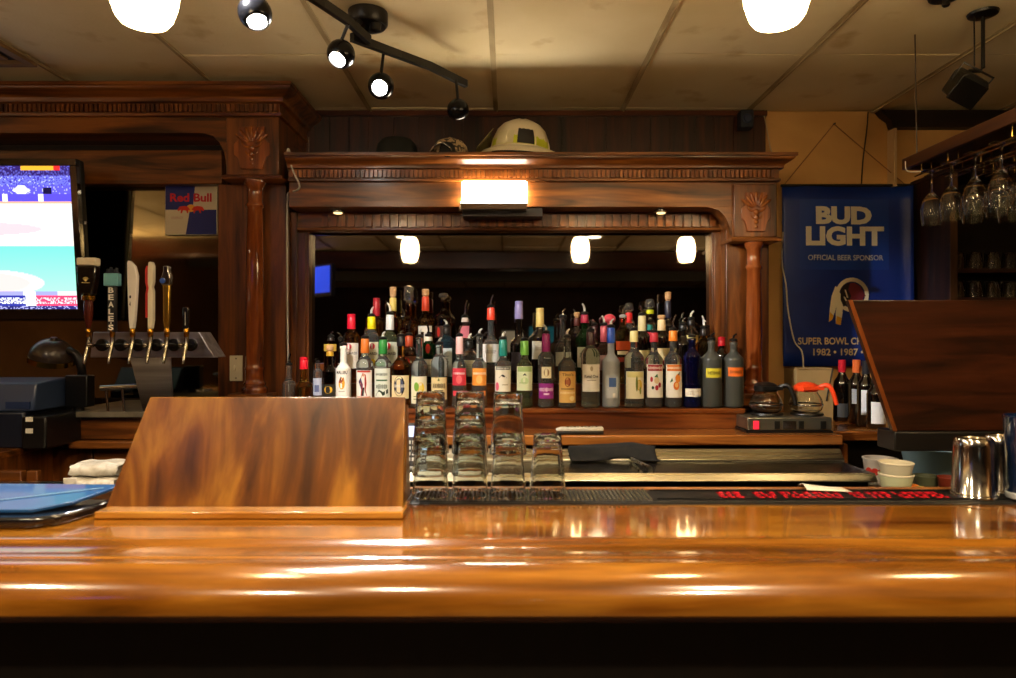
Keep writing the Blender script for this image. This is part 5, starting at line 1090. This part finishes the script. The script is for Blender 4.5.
# ================================================================ ON TOP OF THE CORNICE
TOPZ = 2.2475
def fire_helmet():
    d = 3.03; s = d/FPX; cx = X(520, d); t = thing('fire_helmet', (cx, d, TOPZ), 'white fire helmet with yellow and black markings on top of the back bar cornice', 'helmet')
    wh = C('e6ddc4', .35, coat=.5); hz = (154-119)*s+.012
    M = Matrix.Translation((cx, d, TOPZ+.036)) @ Matrix.Rotation(math.radians(4), 4, 'Y')
    pr = [(.128, .0), (.127, .02), (.122, .06), (.108, .095), (.085, .12), (.055, .136), (.025, .142), (1e-5, .143)]
    obj('dome', G().lathe(pr, (0, 0, 0), 36, sx=1.0, sy=.86).xform(M), wh, t, smooth=60)
    pr = [(.120, .0), (.128, .012), (.155, .004), (.190, -.010), (.204, -.026), (.202, -.030), (.186, -.018), (.152, -.003), (.121, .003)]
    g = G().lathe(pr, (.010, 0, 0), 40, sx=.96, sy=.72, closed=True).xform(M); obj('brim', g, wh, t, smooth=50)
    obj('brim_lining', G().lathe([(.110, -.026), (.135, -.020), (.140, -.005), (.12, .0)], (.012, 0, 0), 36, sy=.78).xform(M), C('1a1612', .7), t)
    for a in (0, 60, 120):
        q = [Vector((.1305*math.cos(b)*math.cos(math.radians(a)), .113*math.cos(b)*math.sin(math.radians(a)), .004+.143*math.sin(b))) for b in [math.pi*k/14 for k in range(15)]]
        obj('ridge', G().tube([M @ v for v in q], .0035, 6), wh, t)
    D = lambda az, el, e=.003: M @ Vector(((.129+e)*math.cos(el)*math.sin(az), -(.112+e)*math.cos(el)*math.cos(az), (.141+e)*math.sin(el)))
    def patch(a0, a1, e0, e1, n=8, e=.002): return G().sheet(lambda i, j: D(a0+(a1-a0)*i, e0+(e1-e0)*j, e), n, n)
    obj('yellow_band', patch(-1.3, 1.25, .08, .50), C('cdd836', .5), t, smooth=60)
    obj('black_patch', patch(-.12, .46, .08, .62, e=.005), C('16161a', .4), t, smooth=60)
    obj('white_patch', patch(-.95, -.25, .08, .50, e=.0045), C('dcd6b8', .5), t, smooth=60)
    g = G(); rnd = random.Random(3)
    for k in range(9):
        a = -.42+.095*k; e0 = .82+.03*math.sin(k); g.add([D(a, e0, .004), D(a+.05, e0+.02, .004), D(a+.065, e0+.13, .004), D(a+.02, e0+.11, .004)], [(0, 1, 2, 3)])
    for k in range(3): a = .22+.12*k; g.add([D(a, .70, .004), D(a+.06, .70, .004), D(a+.07, .80, .004), D(a+.01, .80, .004)], [(0, 1, 2, 3)])
    obj('purple_lettering', g, C('2c2a6a', .5), t)
    # clear yellow-green face shield hinged at the left
    g = G().sheet(lambda i, j: M @ Vector((-.115-.060*(1-j)-.02*math.cos((i-.5)*2.4), -.085+.17*i, -.005+.080*j)), 12, 6)
    obj('face_shield', g, mat('smoked_visor', 'd8cc8c', .15, trans=.45), t, solid=.003, smooth=70)
fire_helmet()
def camo_cap():
    d = 2.97; c = Vector((X(450, d), d, TOPZ+.0005)); t = thing('camouflage_cap', c, 'small camouflage pattern cap resting left of the white fire helmet', 'cap')
    m = noisy('camouflage_cloth', '3a2f22', 'b09a78', (1, 1, 1), .8, nscale=55, lo=.47, hi=.53)
    pr = [(.078, .0), (.080, .02), (.074, .045), (.055, .066), (.028, .078), (1e-5, .081)]
    obj('crown', G().lathe(pr, c, 26, sx=1, sy=.95), m, t, smooth=70)
    g = G().sheet(lambda i, j: c+Vector((-.03+.10*(i-.5), -.045-.075*j*math.cos((i-.5)*2.4), .014+.030*math.cos((i-.5)*3.0)-.012*j)), 12, 5); obj('brim', g, m, t, solid=.004, smooth=70)
    obj('button', G().ball(c+Vector((0, 0, .082)), .007, 10), m, t)
    obj('rear_opening', G().lathe([(.001, .0), (.032, .001), (.034, -.002)], c+Vector((-.005, -.078, .012)), 20, M=Matrix.Rotation(math.pi/2, 3, 'X')), C('0c0907', .8), t)
camo_cap()
def dark_hat():
    d = 3.1; c = Vector((X(397, d), d, TOPZ)); t = thing('dark_hat', c, 'wide dark hat in shadow at the left on top of the cornice', 'hat')
    m = C('0e1210', .8)
    obj('crown', G().lathe([(.095, .018), (.096, .05), (.088, .09), (.065, .115), (.03, .125), (1e-5, .127)], c, 30, sx=1.0, sy=.85), m, t, smooth=60)
    obj('brim', G().lathe([(.09, .016), (.11, .012), (.135, .002), (.14, .006), (.115, .018), (.092, .022)], c, 34, sy=.85, closed=True), m, t, smooth=60)
    obj('hat_band', G().lathe([(.0965, .022), (.098, .024), (.098, .038), (.0965, .040)], c, 30, sy=.85, closed=True), C('202424', .4), t)
dark_hat()
a = W(309, 156, 3.0); obj('thin_antenna', G().tube([(a.x, 3.0, TOPZ), (a.x-.001, 3.0, Z(137, 3.0))], .0018, 6).lathe([(.008, 0), (.008, .006), (.003, .008)], (a.x, 3.0, TOPZ), 10), C('7a6c5c', .4), label='thin upright wire standing at the left end of the lower cornice', cat='wire')
def small_speaker():
    d = 3.30; t = thing('wall_speaker', (X(744, d), d, Z(131, d)), 'small dark blue speaker hung high on the panelled wall near the corner', 'speaker')
    obj('box', G().box(X(738, d), X(751, d), d-.04, d+.02, Z(130, d), Z(112, d)), C('111828', .5), t, bevel=.006)
    obj('cone', G().lathe([(.024, 0), (.020, .004), (.006, -.004)], (X(744.5, d), d-.041, Z(121, d)), 18, M=Matrix.Rotation(math.pi/2, 3, 'X')), C('25304c', .5), t)
    obj('bracket', G().box(X(742, d), X(747, d), d+.0202, WALLY-.0125, Z(124, d), Z(119, d)), C('111111'), t)
small_speaker()
def ceiling_spot():
    t = thing('ceiling_camera_mount', (X(981, 2.33), 2.33, 2.2), 'black spotlight hung from a ceiling plate by a bent pipe, upper right', 'spotlight')
    bk = mat('black_metal', '', 0); x = X(983, 2.33)
    obj('ceiling_plate', G().lathe([(.03, -.022), (.045, -.016), (.048, -.008)], (x, 2.33, CEIL), 24), bk, t)
    z = Z(71, 2.33); obj('pipe', G().tube([(x, 2.33, CEIL-.02), (x, 2.33, z+.01), (x-.008, 2.33, z), (X(969, 2.33), 2.33, z)], .0065, 10), bk, t, smooth=60)
    c = Vector(W(965, 87, 2.31)); M = Matrix.Translation(c) @ Matrix.Rotation(math.radians(28), 4, 'Y') @ Matrix.Rotation(math.radians(35), 4, 'X')
    obj('lamp_body', G().ext([(-.05, .03), (-.035, .045), (.035, .045), (.05, .03), (.042, -.045), (-.042, -.045)], 'xz', -.05, .05).xform(M), bk, t, bevel=.006)
    obj('front_rim', G().box(-.048, .048, -.056, -.051, -.05, .03).xform(M), C('050505', .2), t, bevel=.002)
    obj('yoke', G().tube([M @ Vector((-.054, 0, 0)), M @ Vector((-.056, 0, .06)), M @ Vector((.056, 0, .06)), M @ Vector((.054, 0, 0))], .004, 8), bk, t)
    obj('cable', G().tube([(X(974, 2.33), 2.33, CEIL-.003), (X(974.5, 2.33), 2.33, z+.02), (X(972, 2.33), 2.33, z+.004)], .0025, 6, sub=3), bk, t)
ceiling_spot()
def second_plate():
    x = X(946, 2.2); t = thing('ceiling_plate_light', (x, 2.2, CEIL-.03), 'dark ceiling plate at the very top edge, left of the hanging spotlight', 'ceiling fixture')
    obj('plate', G().lathe([(.03, -.026), (.05, -.02), (.055, -.008)], (x, 2.2, CEIL), 24), mat('black_metal', '', 0), t); obj('knuckle', G().lathe([(.008, -.05), (.012, -.046), (.012, -.026)], (x, 2.2, CEIL), 14), mat('black_metal', '', 0), t)
second_plate()
# ================================================================ STEMWARE RACK
RX0, RX1, RY0, RY1, RZ = 1.50, 2.30, 1.55, 2.58, 2.105
def rack():
    t = thing('glass_rack', (1.9, 2.1, 2.07), 'wooden overhead stemware rack hung from the ceiling at upper right', 'glass rack')
    wd = wood('rack_wood', '2a150a', '4a2a14', '5c381a', 'y', rough=.35)
    obj('side_rail', G().box(RX0, RX0+.02, RY0, RY1, RZ-.012, RZ+.030), wd, t, bevel=.003)
    obj('side_rail', G().box(RX1-.02, RX1, RY0, RY1, RZ-.012, RZ+.030), wd, t, bevel=.003)
    obj('end_rail', G().box(RX0+.02, RX1-.02, RY1-.02, RY1, RZ-.012, RZ+.030), wd, t, bevel=.003)
    obj('end_rail', G().box(RX0+.02, RX1-.02, RY0, RY0+.02, RZ-.012, RZ+.030), wd, t, bevel=.003)
    obj('top_board', G().box(RX0+.02, RX1-.02, RY0+.02, RY1-.02, RZ+.012, RZ+.028), wood('rack_board', '1c0e06', '33190b', '452410', 'y', rough=.5), t)
    br = mat('brass_wire', 'a8854a', .25, 1)
    for k in range(7):
        x = RX0+.045+.115*k
        for s in (-.018, .018):
            obj('hanger_rod', G().tube([(x+s, RY0+.02, RZ-.045), (x+s, RY1-.04, RZ-.045)], .0028, 8), br, t)
        for y in (1.75, 2.05, 2.35, 2.50):
            [obj('rod_bracket', G().tube([(x+s, y, RZ-.045), (x+s, y, RZ+.011)], .0026, 6), br, t) for s in (-.018, .018)]
    obj('ceiling_rod', G().tube([(RX0+.01, 2.5, RZ+.029), (X(915, 2.5), 2.5, CEIL-.006)], .0025, 8), C('3a2c20', .4), t)
    obj('ceiling_rod', G().tube([(RX1-.01, 2.5, RZ+.029), (RX1-.01, 2.5, CEIL-.006)], .0025, 8), C('3a2c20', .4), t)
    obj('white_hook', G().tube([(RX0-.012, 2.535, RZ+.01), (RX0-.012, 2.53, RZ-.022), (RX0+.002, 2.52, RZ-.034), (RX0+.028, 2.50, RZ-.034)], .0018, 8, sub=4), C('d8d4c8', .3), t)
rack()
def wineglass(loc, kind=0, up=False):
    L = .2; R = .036 if kind == 0 else .042
    # stem glass hanging by its foot: foot at top
    o = [(.034, 0), (.034, .0015), (.012, .005), (.0042, .012), (.0036, .05), (.0045, .078), (.014, .088), (R*.8, .112), (R, .142), (R*.97, .165), (R*.84, L)]
    i = [(R*.84-.0012, L), (R*.97-.0014, .165), (R-.0014, .142), (R*.8-.0014, .113), (.013, .091), (1e-5, .088)]
    pr = [(1e-5, 0)]+o+i
    if not up: pr = [(r, -z) for r, z in pr]
    n = 26; g = G(); vs = [(loc[0]+r*math.cos(2*math.pi*k/n), loc[1]+r*math.sin(2*math.pi*k/n), loc[2]+z) for r, z in pr for k in range(n)]
    fs = [(j*n+k, j*n+(k+1) % n, (j+1)*n+(k+1) % n, (j+1)*n+k) for j in range(len(pr)-1) for k in range(n)]
    return g.add(vs, fs)
gm2 = glass('clear_stemware', 'f8faf8', 0, 1.48)
wg0 = None
def hang(x, y, label):
    global wg0
    if wg0 is None: wg0 = obj('wine_glass', wineglass((0, 0, 0)), gm2, smooth=60); o = wg0; zz_ = min(v[2] for v in wineglass((0, 0, 0)).v)
    else: o = wg0.copy(); COL.objects.link(o)
    o.location = (x, y, RZ-.0415+.0015-.2+.0)
    tag(o, label, 'wine glass', 'wine glasses hanging from the overhead rack')
c0 = RX0+.045
HG = [(c0+.115, 2.42, 'wine glass hanging in the second slot, farthest into the rack from the bar'), (c0+.115, 2.30, 'wine glass hanging in the second slot, just nearer than the farthest one'),
      (c0, 2.47, 'dim wine glass hanging at the far left corner of the rack by the hook'), (c0+.0, 2.36, 'bright wine glass hanging in the outer left slot, second from far corner'),
      (c0, 2.24, 'wine glass in the outer left slot, third from far corner'), (c0, 2.12, 'wine glass hanging in the outer left slot at the right photo edge'),
      (c0+.115, 2.18, 'wine glass hanging in the second slot, at the right photo edge'), (c0+.23, 2.40, 'wine glass hanging in the third slot, behind the bright glasses')]
for x, y, l in HG: hang(x, y, l)
# ---------------------------------------------------------------- glass cabinet at the far right
def glass_cabinet():
    t = thing('glass_cabinet', (1.95, 3.2, 1.0795), 'dark open shelved glass cabinet at the far right behind the raised flap', 'cabinet')
    m = wood('cabinet_dark_wood', '1a0b05', '34180b', '43200f', 'z', rough=.5, coat=.1); d = 3.07; x0, x1 = X(950, d), 2.75; zt = Z(172, d)
    obj('side_panel', G().box(x0, x0+.025, d, WALLY-.002, 1.08, zt), m, t, bevel=.003)
    obj('face_stile', G().box(x0-.002, x0+.03, d-.007, d-.0005, 1.08, zt), wood('cabinet_stile', '3a2414', '5c3c22', '6c4a2c', 'z', rough=.5), t)
    obj('side_panel', G().box(x1-.03, x1, d, WALLY-.002, 1.08, zt), m, t)
    obj('back_panel', G().box(x0+.0255, x1-.031, 3.32, WALLY-.002, 1.08, zt), C('0c0806', .6), t)
    obj('top_board', G().box(x0-.01, x1+.01, d-.01, WALLY-.002, zt+.0005, zt+.02), m, t, bevel=.003)
    zs = [Z(268, d), Z(297, d), 1.10]
    for z in zs: obj('shelf', G().box(x0+.0255, x1-.031, d+.02, 3.319, z-.018, z), m, t)
    obj('stand', G().box(x0, x1, d, 3.30, 0, 1.0795), C('140c08', .6), t)
    return zs, d
ZS, DC = glass_cabinet()
sg = None; k = 0
for zi, z in enumerate(ZS[:2]):
    for r in range(2):
        for i in range(5):
            x = X(950, DC)+.075+.083*i; y = DC+.07+.12*r
            if x > 2.6: continue
            if sg is None:
                pr = [(.0335, 0), (.033, .004), (.03, .075), (.028, .078), (1e-5, .078)]
                sg = obj('rocks_glass', G().lathe([(.0325, .0), (.034, .001), (.030, .076), (.027, .079), (1e-5, .079), (1e-5, .070), (.027, .069), (.0318, .001)], (0, 0, 0), 20), gm2, smooth=50); o = sg
            else: o = sg.copy(); COL.objects.link(o)
            o.location = (x, y, z+.0005)
            ordn = ('leftmost', 'second', 'third', 'fourth', 'fifth')[i]
            tag(o, '%s upturned rocks glass in the %s row, %s shelf of the dark cabinet' % (ordn, ('front', 'back')[r], ('upper', 'lower')[zi]), 'glass', 'rocks glasses in the dark cabinet')
# ================================================================ COFFEE WARMER AND LEDGE THINGS
LZ = 1.0805
def warmer():
    d = 2.66; x0, x1 = X(747.5, d), X(832, d); z1 = Z(417.5, d); t = thing('coffee_warmer', ((x0+x1)/2, d, LZ), 'low two burner steel coffee warmer on the wooden ledge below the blue banner', 'coffee warmer')
    obj('base_foot', G().box(x0-.006, x1+.004, d-.002, d+.20, LZ, LZ+.010), C('0c0b0a', .4), t)
    b = obj('steel_body', G().box(x0, x1, d, d+.195, LZ+.0105, z1), noisy('warmer_steel', '8e8a78', 'a8a492', (1, 20, 20), .3, .9), t, bevel=.004)
    for px, c, e in ((756, '8a1014', 1), (777, '1c1a14', 0), (801, '1c1a14', 0), (823, '15130f', 0)):
        k = obj('switch', G().box(X(px-2.6, d), X(px+2.6, d), d-.005, d-.0005, Z(429, d), Z(421, d)), mat('lit_red_switch', 'a01018', .3, em=1.2, emc='ff2030') if e else C(c, .3), b, bevel=.001)
    obj('front_plate', G().box(X(783, d), X(796, d), d-.002, d-.0004, Z(429, d), Z(421, d)), mat('chrome', '', 0), b)
    for px in (767, 807): obj('hot_plate', G().lathe([(.062, 0), (.064, .003), (.062, .008), (.05, .009)], (X(px, 2.755), 2.757, z1+.0005), 28), C('0d0c0b', .35), t)
    return z1+.0098
WZ = warmer()
def pot(px, label, hc, empty=True):
    d = 2.757; loc = (X(px, d), d, WZ); t = thing('coffee_pot', loc, label, 'coffee pot', 'glass coffee pots on the warmer')
    o = [(1e-5, 0), (.045, .0), (.060, .012), (.065, .032), (.060, .055), (.044, .082), (.040, .095)]
    i = [(.038, .095), (.042, .082), (.058, .055), (.063, .032), (.058, .014), (.044, .003), (1e-5, .0025)]
    obj('glass_bowl', G().lathe(o+i, loc, 32), gm2, t, smooth=60)
    hm = C(hc, .35)
    obj('collar', G().lathe([(.0405, .086), (.046, .088), (.047, .108), (.042, .112), (.0405, .110)], loc, 28, closed=True), hm, t, smooth=50)
    obj('lid', G().lathe([(.043, .1125), (.030, .120), (.012, .124), (1e-5, .125)], loc, 24), hm, t)
    x, y, z = loc
    s = 1
    obj('handle', G().tube([(x+s*.045, y-.012, z+.100), (x+s*.072, y-.03, z+.112), (x+s*.088, y-.04, z+.090), (x+s*.102, y-.048, z+.035)], [.011, .008], 10, sub=5).box(x-.03, x+.05, y-.052, y-.040, z+.094, z+.108), hm, t, smooth=60)
    obj('steel_band', G().lathe([(.0658, .030), (.0662, .031), (.0662, .035), (.0658, .036)], loc, 30, closed=True), mat('chrome', '', 0), t)
pot(766, 'glass coffee pot with black handle and collar, left on the warmer', '120f0d')
pot(806, 'glass coffee pot with bright orange handle, right on the warmer', 'f0481c')
d = 3.02; x0, x1 = X(796.5, d), X(833.5, d)
t = thing('paper_carton', ((x0+x1)/2, d, LZ), 'plain tan cardboard carton standing behind the orange handled coffee pot', 'box')
cb = noisy('kraft_board', '9a7f52', 'b09464', (3, 3, 3), .8)
obj('carton_body', G().box(x0, x1, d, d+.14, LZ-.001, Z(369.5, d)), cb, t, bevel=.003)
obj('flap', G().box(x0+.001, x1-.001, d-.002, d+.07, Z(369.3, d), Z(368, d)), cb, t)
obj('dark_strip', G().tube([(X(826, d), d-.003, Z(401, d)), (X(832.5, d), d-.003, Z(368, d))], .003, 6), C('1c140e'), t)
def remote():
    d = 2.635; x0, x1 = X(556, d), X(603, d); t = thing('remote_control', ((x0+x1)/2, d, LZ), 'white remote control with black underside lying on the wooden ledge', 'remote control')
    M = Matrix.Rotation(0, 4, 'Z')
    obj('black_base', G().box(x0+.002, x1, d-.018, d+.022, LZ, LZ+.012), C('0c0c0c', .4), t, bevel=.004)
    obj('white_shell', G().ext([(x0, LZ+.0125), (x1, LZ+.0125), (x1, LZ+.028), (x0+.02, LZ+.026), (x0, LZ+.020)], 'xz', d-.02, d+.024), C('e2dccb', .4), t, bevel=.005)
    for k in range(9): obj('button', G().lathe([(.0042, 0), (.0042, .002), (.003, .003)], (x0+.045+.014*k, d-.004+.012*(k % 2), LZ+.0275+.0001*k), 10), C('5a544a', .4), t)
remote()
def card_terminal():
    d = 2.17; t = thing('card_terminal', (X(407, d), d, 1.0305), 'grey card terminal with lit screen and white keys behind the stacked pint glasses', 'card terminal')
    M = Matrix.Translation((X(405, d), d, 1.0305)) @ Matrix.Rotation(math.radians(-12), 4, 'X')
    # under the slanted front: case, screen, keys
    obj('case', G().box(-.05, .045, .0, .035, .012, .15).xform(M), C('3a3c42', .4), t, bevel=.005)
    obj('screen', G().box(-.02, .034, -.0025, -.0002, .105, .14).xform(M), mat('terminal_screen', '9fb4d8', .3, em=.8, emc='c0d4ff'), t)
    for r in range(4):
        for c in range(4): obj('key', G().box(-.03+.017*c, -.018+.017*c, -.003, -.0002, .028+.018*r, .039+.018*r).xform(M), C('d8dadc', .4), t)
    obj('stand', G().box(-.05, .05, -.01, .06, 0, .011).xform(Matrix.Translation((X(405, d), d, 1.0305))), C('8a8c90', .4), t, bevel=.003)
card_terminal()
def cloth():
    c = Vector((X(612, 2.37), 2.375, 1.0205)); rnd = random.Random(7); n = 26
    ph = [(rnd.uniform(8, 40), rnd.uniform(8, 40), rnd.uniform(0, 6)) for _ in range(6)]
    def f(i, j):
        x = (i-.5)*.30; y = (j-.5)*.13; e = max(0, 1-(2*abs(i-.5))**3)*max(0, 1-(2*abs(j-.5))**3)
        h = .012+sum(math.sin(a*x+b*y*2+p) for a, b, p in ph)*.003; yy = c.y+y+.012*math.sin(23*x+1); zb = 1.035 if yy < 2.315 else (1.035+(yy-2.315)/.035*.038 if yy < 2.35 else 1.073-max(0, yy-2.38)*.5); return (c.x+x+.006*math.sin(60*y), yy, zb+max(.001, e*(h*1.1-.006)))
    g = G().sheet(f, n, 14)
    obj('black_cloth', g, noisy('black_rag', '060606', '15130f', (40, 40, 40), .95), solid=.003, smooth=80, label='crumpled black bar cloth lying on the steel cooler under the ledge', cat='cloth')
cloth()
# napkin stack at left end of bottle shelf
obj('folded_napkins', G().box(X(258, 2.82), X(283, 2.82), 2.79, 2.88, 1.1646, 1.18), C('d6dae4', .8), bevel=.004, label='small stack of folded white napkins behind the slanted board top edge', cat='napkins')
# ================================================================ RIGHT WORK TABLE
TZ2 = .9755
def cup(px, d, k, label):
    z = TZ2+.034*k; loc = (X(px, d), d, z)
    t = thing('paper_cup', loc, label, 'cup', 'white cups stacked behind the bar')
    obj('cup_wall', G().lathe([(.031, 0), (.034, .002), (.043, .054), (.0465, .066), (.0465, .070), (.0445, .070), (.041, .052), (.032, .006), (1e-5, .005)], loc, 28), C('dcd6c0', .5) if k else C('d6dcb8', .5), t, smooth=50)
    obj('rolled_rim', G().lathe([(.0465, .068), (.0485, .0695), (.0485, .073), (.0465, .0745)], loc, 28, closed=True), C('e6e0cc', .4), t)
obj('cup_riser', G().box(X(868, 2.05), X(925, 2.05), 2.0, 2.12, TZ2, TZ2+.0), C('2a2a2a')) if False else None
cup(896, 2.02, 0, 'pale green white cup at the bottom of the two stacked cups')
cup(896, 2.02, 1, 'white cup at the top of the two stacked cups right of the cooler')
def tub(px, d, r, h, col, name, label, cat, dots=None, z=TZ2):
    loc = (X(px, d), d, z); t = thing(name, loc, label, cat)
    obj('wall', G().lathe([(r*.78, 0), (r*.8, .002), (r*.97, h-.004), (r*1.03, h), (r*1.03, h+.003), (r*.94, h+.003), (r*.76, .006), (1e-5, .005)], loc, 30), col, t, smooth=50)
    if dots:
        for k in range(7):
            a = math.radians(-150+24*k-10); rr = r*.905; obj('red_dot', G().lathe([(.012, 0), (.011, .002), (1e-5, .0025)], (loc[0]+rr*math.cos(a), loc[1]+rr*math.sin(a), z+h*.55), 14, M=Vector((math.cos(a), math.sin(a), -.12)).to_track_quat('Z', 'Y').to_matrix()), C(dots, .5), t)
tub(880, 2.22, .052, .082, C('e2dedc', .5), 'dotted_tub', 'white tub with red dots behind the stacked white cups', 'tub', 'b83028')
tub(938, 2.30, .115, .105, mat('blue_bowl_plastic', 'a4cfe2', .35), 'mixing_bowl', 'large light blue bowl under the raised flap at right', 'bowl')
tub(950, 2.06, .034, .052, C('7a2c18', .5), 'ramekin', 'brown red ramekin left of the steel shaker tin', 'ramekin')
tub(926, 2.12, .036, .045, C('5a6048', .5), 'ramekin', 'olive green ramekin between the white cups and the brown ramekin', 'ramekin')
# fruit garnish in small dish
t0 = None
for i, (px, dd, hx, nm) in enumerate(((914, 2.02, 'd87a30', 'small orange fruit beside the white cups behind the bar'), (921, 1.99, 'b8a060', 'small yellowish fruit right of the orange one behind the bar'))):
    loc = (X(px, dd), dd, TZ2)
    t = thing('citrus_fruit', loc, nm, 'fruit'); r = .022
    obj('rind', G().ball((loc[0], loc[1], TZ2+r), r, 18, sz=.94), noisy('rind_'+hx, hx, hx, (80, 80, 80), .45, bump=.4), t, smooth=70)
    obj('stem_button', G().lathe([(.003, 0), (.002, .002)], (loc[0], loc[1], TZ2+r*1.93), 8), C('4a5a20'), t)
